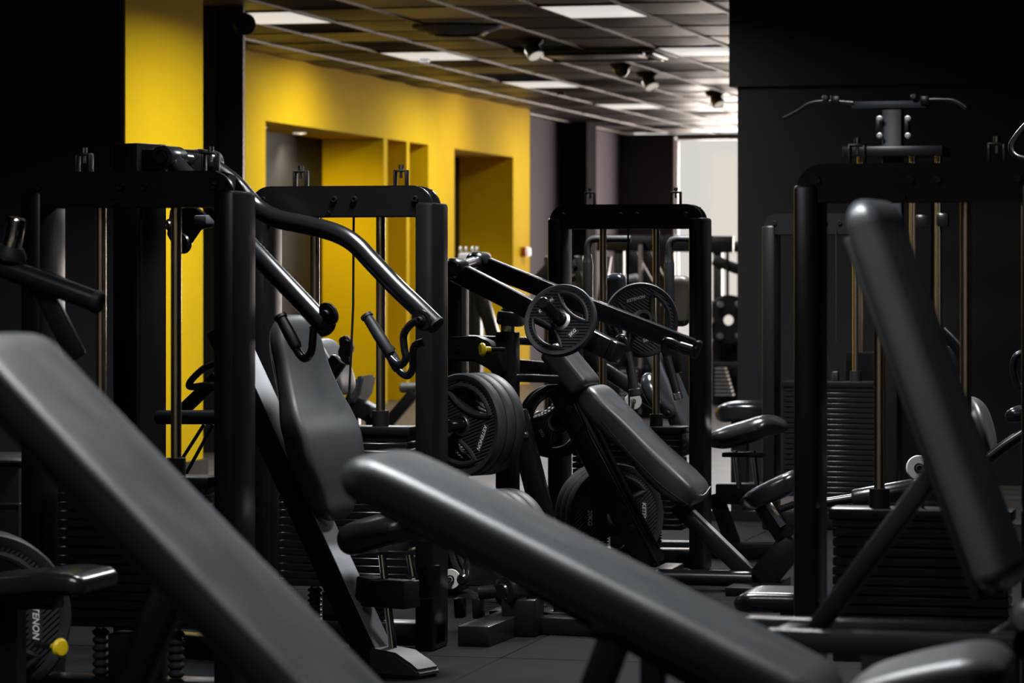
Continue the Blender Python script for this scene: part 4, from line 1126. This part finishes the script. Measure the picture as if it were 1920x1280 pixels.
lathe('seat_bolt', [(0, 0.008), (0.006, 0.007), (0.009, 0)], Q(1850, 1209, Yb + 0.29), V((0.2, 0, 1)), 'white_plastic', b2, seg=12)
# bench 3, right, backrest nearly upright
Yc = 5.95
DF = Frame(Q(1650, 800, Yc) * V((1, 1, 0)), 4)
b3 = thing('incline_bench', 'black bench at right with its backrest raised almost upright', 'weight bench', V((DF.o.x + 0.1, DF.o.y + 0.14, 0)), 'adjustable benches')
dp = [DF.q(x, y, 0) + DF.w * 0.14 for x, y in ((1634, 366), (1646, 420), (1671, 492), (1714, 611), (1742, 690), (1800, 850), (1860, 1010), (1895, 1110))]
pad('backrest', dp, DF.w, 0.28, 0.062, 'vinyl', b3, up=V((0.9, 0, 0.3)), er=0.045, et=0.03, crown=0.008, ex=4.2)
nD = V((-0.93, 0, -0.34))
beam('backrest_board', dp[1] + nD * 0.07, dp[-1] + nD * 0.07, 0.22, 0.018, 'black_matte', b3, wdir=DF.w)
beam('strut', DF.q(1768, 862, 0.10), DF.q(1530, 1180, 0.10), 0.05, 0.036, 'black_paint', b3, wdir=DF.w)
beam('main_rail', DF.q(1438, 1199, 0.0), DF.q(1905, 1213, 0.0), 0.05, 0.042, 'black_satin', b3, wdir=DF.w, bev=0.004)
beam('main_rail', DF.q(1398, 1176, 0.20), DF.q(1905, 1190, 0.20), 0.05, 0.042, 'black_satin', b3, wdir=DF.w, bev=0.004)
for px in (1460, 1880):
    beam('rail_tie', DF.q(px, 1200, 0.0), DF.q(px, 1200, 0.0) + DF.w * 0.2, 0.05, 0.03, 'black_paint', b3, wdir=DF.u)
for px in (1440, 1645, 1885):
    p = DF.q(px, 1210, 0.10)
    span('leg', p.x - 0.028, p.x + 0.028, p.y - 0.03, p.y + 0.03, 0.04, p.z, 'black_paint', b3, bev=0.005)
    if px != 1645: span('foot', p.x - 0.03, p.x + 0.03, p.y - 0.28, p.y + 0.28, 0.0, 0.05, 'black_paint', b3, bev=0.005)
beam('floor_beam', DF.q(1440, 1210, 0.1) * V((1, 1, 0)) + UZ * 0.08, DF.q(1885, 1210, 0.1) * V((1, 1, 0)) + UZ * 0.08, 0.07, 0.06, 'black_paint', b3, wdir=DF.w)
pad('seat', [DF.q(1905, 1115, 0.14), DF.q(2040, 1100, 0.14), DF.q(2180, 1085, 0.14)], DF.w, 0.29, 0.07, 'vinyl', b3, er=0.05, et=0.03)
beam('seat_support', DF.q(1905, 1205, 0.14), DF.q(2050, 1190, 0.14), 0.06, 0.06, 'black_paint', b3, wdir=DF.w)
# low pad left of the right tower
p0 = Q(1440, 1120, 9.3)
lp = thing('padded_roller_stand', 'low flat grey pad beside the foot of the right tower post', 'seat', V((p0.x, 9.45, 0)))
near_pad('pad', [(1366, 1118), (1400, 1112), (1450, 1112), (1520, 1114)], 9.3, 0.26, 0.06, 'vinyl_gloss', lp, er=0.06, et=0.03)
span('stem', p0.x + 0.02, p0.x + 0.07, 9.40, 9.45, 0.0, p0.z - 0.05, 'black_paint', lp)
span('foot', p0.x - 0.1, p0.x + 0.15, 9.35, 9.5, 0.0, 0.04, 'black_paint', lp)

# ------------------------------------------------------------------ plate-loaded machine at the left edge
Yl = 7.4
ml = thing('plate_loaded_machine', 'plate-loaded machine at the left edge with chrome peg and yellow knob', 'gym machine', V((Q(20, 1000, Yl).x, Yl, 0)))
la = tube('lever_arm', [Q(-60, 478, Yl), Q(182, 566, Yl)], 0.026, 'black_satin', ml, seg=22)
lathe('arm_cap', [(0.0255, -0.01), (0.029, -0.008), (0.029, 0.008), (0.025, 0.012), (0, 0.012)], Q(182, 566, Yl), Q(182, 566, Yl) - Q(-60, 478, Yl), 'black_matte', ml, seg=22)
lathe('chrome_peg', [(0, -0.005), (0.036, -0.005), (0.036, 0.006), (0.0235, 0.012), (0.0235, 0.095), (0.020, 0.1), (0, 0.1)], Q(17, 482, Yl), V((0.25, -0.05, 1)), 'chrome', ml, seg=28)
lathe('peg_flange', [(0.024, 0), (0.042, 0), (0.042, 0.01), (0.03, 0.03), (0.024, 0.03)], Q(17, 484, Yl), V((0.25, -0.05, 1)), 'black_matte', ml, seg=28)
beam('flat_handle', Q(72, 525, Yl + 0.02), Q(145, 672, Yl + 0.02), 0.03, 0.05, 'black_paint', ml, bev=0.008)
tube('handle_bend', [Q(66, 560, Yl + .02), Q(66, 530, Yl + .02), Q(80, 512, Yl + .02), Q(130, 535, Yl + .02)], 0.012, 'black_paint', ml, smooth_n=5)
xm = Q(-60, 478, Yl).x
span('upright', xm - 0.05, xm + 0.03, Yl, Yl + 0.1, 0, 1.4, 'black_paint', ml, bev=0.006)
near_pad('seat', [(-90, 1090), (20, 1080), (90, 1074), (155, 1082)], Yl, 0.28, 0.055, 'vinyl_gloss', ml, er=0.035, et=0.025)
sx = Q(20, 1130, Yl + 0.14).x
beam('seat_frame', Q(-60, 1125, Yl + 0.14), Q(110, 1125, Yl + .14), 0.08, 0.04, 'black_paint', ml)
span('seat_post', sx - 0.03, sx + 0.03, Yl + 0.11, Yl + 0.17, 0, Q(20, 1130, Yl + .14).z, 'black_paint', ml)
beam('base_beam', V((xm, Yl + 0.14, 0.04)), V((Q(160, 1200, Yl).x, Yl + 0.14, 0.04)), 0.09, 0.08, 'black_paint', ml)
kp = Q(113, 1214, Yl - 0.06)
lathe('adjust_knob', [(0, -0.010), (0.018, -0.008), (0.0235, 0.0), (0.020, 0.008), (0.010, 0.012), (0.009, 0.028), (0, 0.028)], kp, V((-0.86, 0.5, 0.0)), 'yellow_knob', ml, seg=28, label='yellow round knob')
tube('knob_pin', [kp + V((-0.022, 0.013, 0)), kp + V((-0.085, 0.05, 0))], 0.008, 'steel', ml)
ax7 = (FW * -c25 + RT * s25 * 0.6).normalized()
hub7 = Q(-28, 1158, 7.85)
for k in range(3):
    plate('weight_plate', ('front', 'second', 'third')[k] + ' of the large plates at the left edge behind the padded seat', 0.225, hub7 - ax7 * 0.05 * k, ax7, 0.047, '20KG', math.radians(-138), logo=(k == 0), group='plates at the left edge')
hb7 = hub7 - ax7 * 0.24
pr_ = thing('plate_rack', 'short black rack post at the left edge carrying the large plates', 'weight rack', V((hb7.x, hb7.y, 0)))
horn(pr_, hub7, ax7, 0.22, 0.03)
span('post', hb7.x - 0.03, hb7.x + 0.03, hb7.y - 0.03, hb7.y + 0.03, 0, hb7.z + 0.05, 'black_paint', pr_, bev=0.005)
span('foot', hb7.x - 0.2, hb7.x + 0.2, hb7.y - 0.04, hb7.y + 0.04, 0, 0.04, 'black_paint', pr_, bev=0.005)
cb = thing('cabinet', 'dark low cabinet at the left edge behind the bench pad', 'cabinet', V((Q(0, 900, 9.5).x, 9.5, 0)))
x1 = Q(36, 900, 9.3).x
span('body', x1 - 0.6, x1, 9.3, 9.7, 0, Q(20, 868, 9.3).z, 'black_matte', cb, bev=0.005)
span('top', x1 - 0.61, x1 + 0.01, 9.28, 9.72, Q(20, 868, 9.3).z, Q(20, 862, 9.3).z, 'dark_steel', cb, bev=0.002)
span('shelf_edge', x1 - 0.6, x1 + 0.005, 9.28, 9.3, Q(20, 948, 9.3).z, Q(20, 942, 9.3).z, 'dark_steel', cb, bev=0.001)

# ------------------------------------------------------------------ lat pulldown at right, before the black wall
YL = 16.6
xc = Q(1672, 260, YL).x
lt = thing('lat_pulldown_machine', 'tall dark lat pulldown with wide bent bar against the black right wall', 'gym machine', V((xc, YL, 0)))
zt = Q(1672, 203, YL).z
span('column', xc - 0.05, xc + 0.05, YL, YL + 0.12, 0, zt, 'slate_paint', lt, bev=0.006)
span('head_beam', Q(1598, 195, YL).x, Q(1738, 195, YL).x, YL - 0.02, YL + 0.10, zt, Q(1672, 189, YL).z, 'slate_paint', lt, bev=0.004)
for a in (1649, 1702):
    x = Q(a, 240, YL).x
    bp_ = span('pulley_plate', x - 0.012, x + 0.012, YL - 0.06, YL + 0.02, Q(a, 258, YL).z, Q(a, 218, YL).z, 'black_satin', lt, bev=0.003)
    for py in (222, 254): bolt(Q(a, py, YL - 0.062), -UY, 0.010, lt, 'steel')
for s, pts in ((-1, [(1600, 192), (1575, 190), (1545, 189), (1518, 193), (1495, 207), (1468, 221)]), (1, [(1738, 186), (1765, 186), (1785, 187), (1800, 193), (1812, 202)])):
    tube('lat_bar', [Q(x, y, YL - 0.03) for x, y in pts], 0.014, 'dark_steel', lt, smooth_n=5)
for px, py in ((1548, 183), (1714, 181)):
    lathe('bar_knob', [(0, -0.02), (0.012, -0.018), (0.02, 0), (0.012, 0.018), (0, 0.02)], Q(px, py, YL - 0.05), UY, 'rubber_grip', lt, seg=16)
for px in (1567, 1735):
    box('bar_clamp', Q(px, 188, YL - 0.02), (0.05, 0.05, 0.05), 'black_paint', lt, bev=0.006)
for px in (1611, 1617, 1709, 1714, 1757, 1762):
    x = Q(px, 600, YL - 0.25).x
    lathe('guide_rod', [(0.011, 0), (0.011, 1.55)], (x, YL - 0.25, 0.3), UZ, 'chrome_warm_reflect', lt, seg=14)
span('weight_stack', Q(1600, 800, YL).x, Q(1775, 800, YL).x, YL - 0.3, YL - 0.2, 0.1, 0.85, 'black_paint', lt, bev=0.004)
span('top_plate', Q(1596, 800, YL).x, Q(1780, 800, YL).x, YL - 0.33, YL + 0.05, 1.85, 1.9, 'black_paint', lt, bev=0.004)
span('base', Q(1560, 800, YL).x, Q(1790, 800, YL).x, YL - 0.4, YL + 0.2, 0.0, 0.1, 'black_paint', lt, bev=0.006)
for px, py in ((1728, 415), (1768, 412)):
    box('adjust_block', Q(px, py, YL - 0.3), (0.06, 0.05, 0.07), 'black_satin', lt, bev=0.01)
tube('pull_cable', [Q(1568, 430, T5[0] - 0.0), Q(1568, 640, T5[0] - 0.0)], 0.003, 'dark_steel', t5, seg=8)
box('selector_pin', Q(1567, 705, T5[0] + 0.08), (0.03, 0.06, 0.05), 'dark_steel', t5, bev=0.006)

# machine behind the right tower
Yr = 10.4
mr = thing('leg_machine', 'black machine behind the right tower with white roller and padded bar', 'gym machine', V((Q(1740, 900, Yr).x, Yr, 0)))
wr = Q(1722, 877, Yr - 0.2)
lathe('white_roller', [(0, -0.014), (0.014, -0.014), (0.014, -0.009), (0.038, -0.009), (0.040, 0), (0.038, 0.012), (0, 0.012)], wr, V((0.3, -1, 0.1)), 'white_plastic', mr, seg=30, label='white roller wheel')
bolt(wr + V((0.004, -0.014, 0)), V((0.3, -1, 0.1)), 0.011, mr, 'dark_steel')
tube('roller_bar', [Q(1550, 942, Yr), Q(1600, 934, Yr)], 0.016, 'black_satin', mr)
lathe('roller_pad', [(0.016, 0), (0.030, 0.004), (0.034, 0.015), (0.034, 0.2), (0.030, 0.21), (0.016, 0.212)], Q(1598, 937, Yr), Q(1720, 915, Yr) - Q(1598, 937, Yr), 'vinyl_gloss', mr, seg=24)
near_pad('backrest', [(1822, 740), (1842, 780), (1855, 830), (1858, 880)], Yr + 0.2, [0.2, 0.28, 0.28, 0.2], 0.07, 'vinyl', mr, up=V((0.95, 0, 0.2)), er=0.06, et=0.03)
tube('curved_arm', [Q(1765, 620, Yr + .1), Q(1785, 640, Yr + .1), Q(1800, 660, Yr + .1), Q(1806, 690, Yr + .1)], 0.018, 'black_satin', mr, smooth_n=5)
tube('curved_arm', [Q(1850, 862, Yr), Q(1885, 835, Yr), Q(1920, 812, Yr)], 0.018, 'black_satin', mr, smooth_n=5)
tube('handle', [Q(1925, 660, Yr), Q(1906, 668, Yr), Q(1900, 690, Yr), Q(1908, 720, Yr), Q(1925, 730, Yr)], 0.012, 'black_satin', mr, smooth_n=5)
near_pad('side_pad', [(1878, 772), (1900, 764), (1935, 762)], Yr, 0.2, 0.05, 'vinyl_gloss', mr, er=0.04, et=0.02)
xx = Q(1790, 900, Yr + .25).x
span('frame_post', xx - 0.04, xx + 0.04, Yr + 0.2, Yr + 0.3, 0, Q(1790, 650, Yr + .2).z, 'black_paint', mr, bev=0.006)
span('floor_beam', Q(1580, 900, Yr).x, Q(1900, 900, Yr).x, Yr + 0.2, Yr + 0.3, 0, 0.07, 'black_paint', mr, bev=0.006)
beam('cross_arm', Q(1700, 920, Yr + .1), Q(1800, 880, Yr + .25), 0.05, 0.05, 'black_paint', mr)
hr = thing('curved_handle_arm', 'curved thin black tube at the right edge beside the tall pulldown', 'gym machine', V((Q(1915, 260, 12).x, 12, 0)))
tube('arm', [Q(1955, 205, 12), Q(1925, 232, 12), Q(1905, 255, 12), Q(1895, 275, 12), Q(1905, 292, 12), Q(1935, 300, 12)], 0.010, 'dark_steel', hr, smooth_n=5)
xx = Q(1950, 260, 12).x
span('post', xx - 0.03, xx + 0.03, 12, 12.06, 0, Q(1950, 200, 12).z, 'black_paint', hr, bev=0.004)

# ------------------------------------------------------------------ things behind tower 2, before the yellow niches
Yk = 13.0
mk = thing('lever_seat_machine', 'black lever machine seen through the middle tower against yellow', 'gym machine', V((Q(660, 800, Yk).x, Yk, 0)))
lev = [(634, 634), (648, 628), (660, 640), (662, 655), (656, 665), (658, 680), (652, 686), (640, 676), (632, 662), (636, 650)]
lp2 = prism('lever_plate', [Q(x, y, Yk) for x, y in lev], UY, 0.03, 'graphite_paint', mk, bev=0.005)
bolt(Q(650, 640, Yk), -UY, 0.009, lp2, 'black_matte')
beam('lever_tube', Q(638, 672, Yk + 0.05), Q(605, 720, Yk + 0.05), 0.06, 0.075, 'black_satin', mk, bev=0.012)
near_pad('backrest', [(590, 630), (612, 660), (632, 700), (640, 740)], Yk + 0.25, 0.26, 0.06, 'vinyl', mk, up=V((0.9, -0.2, 0.3)), er=0.05, et=0.03)
bx0 = Q(612, 800, Yk + .3).x
span('frame_post', bx0 - 0.04, bx0 + 0.04, Yk + 0.2, Yk + 0.3, 0, Q(612, 690, Yk + .2).z, 'black_paint', mk, bev=0.006)
span('floor_beam', bx0 - 0.3, bx0 + 0.5, Yk + 0.2, Yk + 0.3, 0, 0.07, 'black_paint', mk, bev=0.006)
Yk2 = 16.0
ms_ = thing('low_seat_machine', 'dark machine with tilted pad low in the middle tower opening', 'gym machine', V((Q(680, 800, Yk2).x, Yk2, 0)))
prism('tilted_pad', [Q(x, y, Yk2) for x, y in ((648, 742), (664, 706), (682, 704), (674, 740), (660, 760))], UY, 0.25, 'vinyl', ms_, bev=0.015)
beam('main_beam', Q(650, 750, Yk2 + .1), Q(715, 785, Yk2 + .1), 0.12, 0.09, 'black_paint', ms_, bev=0.01)
box('joint', Q(706, 772, Yk2 - 0.02), (0.06, 0.08, 0.06), 'steel', ms_, bev=0.01)
beam('rear_leg', Q(655, 755, Yk2 + .1), V((Q(650, 800, Yk2).x, Yk2 + 0.1, 0.0)), 0.08, 0.10, 'black_paint', ms_, bev=0.006)
beam('front_leg', Q(705, 785, Yk2 + .1), V((Q(720, 800, Yk2).x, Yk2 + 0.1, 0.0)), 0.08, 0.10, 'black_paint', ms_, bev=0.006)
Yk3 = 18.5
mq = thing('padded_lever_stand', 'thin slanting bar with round end pad beside the yellow niche floor', 'gym machine', V((Q(755, 800, Yk3).x, Yk3, 0)))
lathe('end_pad', cyl_prof(0.03, 0.2, 0.012), Q(749, 727, Yk3), V((1, 0.1, 0.03)), 'vinyl_brown', mq, seg=20)
beam('slanting_bar', Q(778, 735, Yk3), Q(722, 800, Yk3), 0.05, 0.07, 'black_paint', mq, bev=0.006)
beam('post', Q(722, 800, Yk3), V((Q(722, 800, Yk3).x, Yk3, 0.0)), 0.06, 0.06, 'black_paint', mq, wdir=UY)

# ------------------------------------------------------------------ far background
def far_rack(name, label, posts, Yp, ztop, bars, m='black_paint', extra=None):
    o = thing(name, label, 'gym machine', V((Q(posts[0], 600, Yp).x, Yp, 0)))
    for px in posts:
        x = Q(px, 600, Yp).x
        span('post', x - 0.04, x + 0.04, Yp, Yp + 0.08, 0, ztop, m, o, bev=0.005)
    for (xa, ya, xb, yb, w) in bars:
        beam('bar', Q(xa, ya, Yp - 0.02), Q(xb, yb, Yp - 0.02), 0.06, w, m, o, bev=0.004)
    return o
# dark rig seen through the fly machine tower, before the window
r1 = far_rack('cable_rig', 'dark cable rig with diagonal struts between the fly machine tower and the window', (1160, 1255), 27.0, Q(1200, 440, 27).z,
    [(1120, 455, 1375, 458, 0.14), (1180, 460, 1240, 570, 0.06), (1205, 455, 1262, 560, 0.05), (1140, 480, 1115, 640, 0.06), (1150, 700, 1260, 690, 0.08)])
for px in (1201, 1330):
    x = Q(px, 600, 26.9).x
    lathe('guide_rod', [(0.02, 0), (0.02, 1.45)], (x, 26.9, 0.05), UZ, 'metal_bar_lit', r1, seg=12)
span('lower_shroud', Q(1118, 700, 27.3).x, Q(1300, 700, 27.3).x, 27.2, 27.4, 0, Q(1200, 648, 27.3).z, 'black_matte', r1, bev=0.01)
tube('cross_handle', [Q(1150, 525, 26.8), Q(1196, 520, 26.8)], 0.03, 'metal_bar_lit', r1)
span('weight_stack', Q(1160, 700, 26.8).x, Q(1205, 700, 26.8).x, 26.75, 26.9, 0.1, Q(1180, 690, 26.8).z, 'black_satin', r1)
for k in range(9):
    z = Q(1180, 695 + 7 * k, 26.7).z
    span('stack_plate', Q(1164, 700, 26.7).x, Q(1195, 700, 26.7).x, 26.68, 26.75, z - 0.012, z + 0.004, 'metal_bar_lit', r1)
r2 = far_rack('plate_rack', 'dark silhouetted rig with round plate holder right before the bright window', (1345, 1390), 30.0, Q(1360, 470, 30).z,
    [(1335, 465, 1392, 462, 0.10), (1338, 487, 1385, 505, 0.10), (1336, 690, 1395, 690, 0.12)])
span('lower_shroud', Q(1325, 700, 30.3).x, Q(1410, 700, 30.3).x, 30.2, 30.4, 0, Q(1360, 640, 30.3).z, 'black_matte', r2, bev=0.01)
tube('hanging_cable', [Q(1364, 470, 29.9), Q(1364, 560, 29.9)], 0.015, 'black_matte', r2)
lathe('round_holder', [(0.05, -0.03), (0.22, -0.03), (0.24, 0), (0.22, 0.03), (0.05, 0.03)], Q(1366, 600, 29.9), V((0.3, -1, 0)), 'black_matte', r2, seg=30)
for a in range(6):
    an_ = a * math.pi / 3
    lathe('holder_peg', cyl_prof(0.03, 0.1), Q(1366 + 34 * math.cos(an_), 600 + 34 * math.sin(an_), 29.8), V((0.3, -1, 0)), 'metal_bar_lit', r2, seg=14)
span('weight_stack', Q(1342, 720, 29.8).x, Q(1362, 720, 29.8).x, 29.7, 29.85, 0.1, Q(1350, 685, 29.8).z, 'black_satin', r2)
for k in range(8):
    z = Q(1350, 690 + 7 * k, 29.6).z
    span('stack_plate', Q(1341, 700, 29.6).x, Q(1360 + k * 2, 700, 29.6).x, 29.58, 29.7, z - 0.012, z + 0.004, 'metal_bar_lit', r2)
r3 = far_rack('strut_rig', 'dark frame with long diagonal struts against the grey far wall', (1028, 1085), 28.0, Q(1040, 480, 28).z,
    [(1000, 535, 1050, 480, 0.10), (1010, 560, 1085, 500, 0.05), (1075, 490, 1105, 560, 0.06), (1075, 530, 1105, 600, 0.05)])
# pale machine behind the incline press pivot
Yw = 24.0
pw2 = thing('pale_cable_station', 'pale cream cable station with short pegs in the gap before the yellow wall', 'gym machine', V((Q(880, 600, Yw).x, Yw, 0)))
span('head', Q(858, 485, Yw).x, Q(906, 485, Yw).x, Yw, Yw + 0.25, Q(880, 492, Yw).z, Q(880, 474, Yw).z, 'off_white_paint', pw2, bev=0.02)
for px in (862, 872, 884, 893):
    x = Q(px, 470, Yw + .1).x
    lathe('peg', [(0, 0), (0.014, 0), (0.014, 0.05), (0.01, 0.055), (0, 0.055)], (x, Yw + 0.12, Q(px, 475, Yw).z), UZ, 'steel', pw2, seg=12)
for px, w, m in ((872, 0.06, 'off_white_paint'), (898, 0.05, 'off_white_paint'), (884, 0.05, 'black_paint')):
    x = Q(px, 560, Yw + .1).x
    span('post', x - w / 2, x + w / 2, Yw + 0.08, Yw + 0.16, 0, Q(px, 488, Yw).z, m, pw2, bev=0.006)
span('base', Q(860, 600, Yw).x, Q(906, 600, Yw).x, Yw - 0.1, Yw + 0.35, 0, 0.12, 'off_white_paint', pw2, bev=0.01)
Ye = 21.5
db = thing('diagonal_rig', 'black rig with one leaning strut behind the incline press', 'gym machine', V((Q(905, 700, Ye).x, Ye, 0)))
beam('leaning_strut', Q(900, 545, Ye), Q(928, 640, Ye), 0.08, 0.085, 'black_paint', db)
beam('strut_foot', Q(928, 640, Ye), V((Q(950, 700, Ye).x, Ye, 0)), 0.08, 0.085, 'black_paint', db)
beam('upright', Q(893, 540, Ye + .1), V((Q(893, 700, Ye + .1).x, Ye + .1, 0)), 0.08, 0.07, 'black_paint', db)
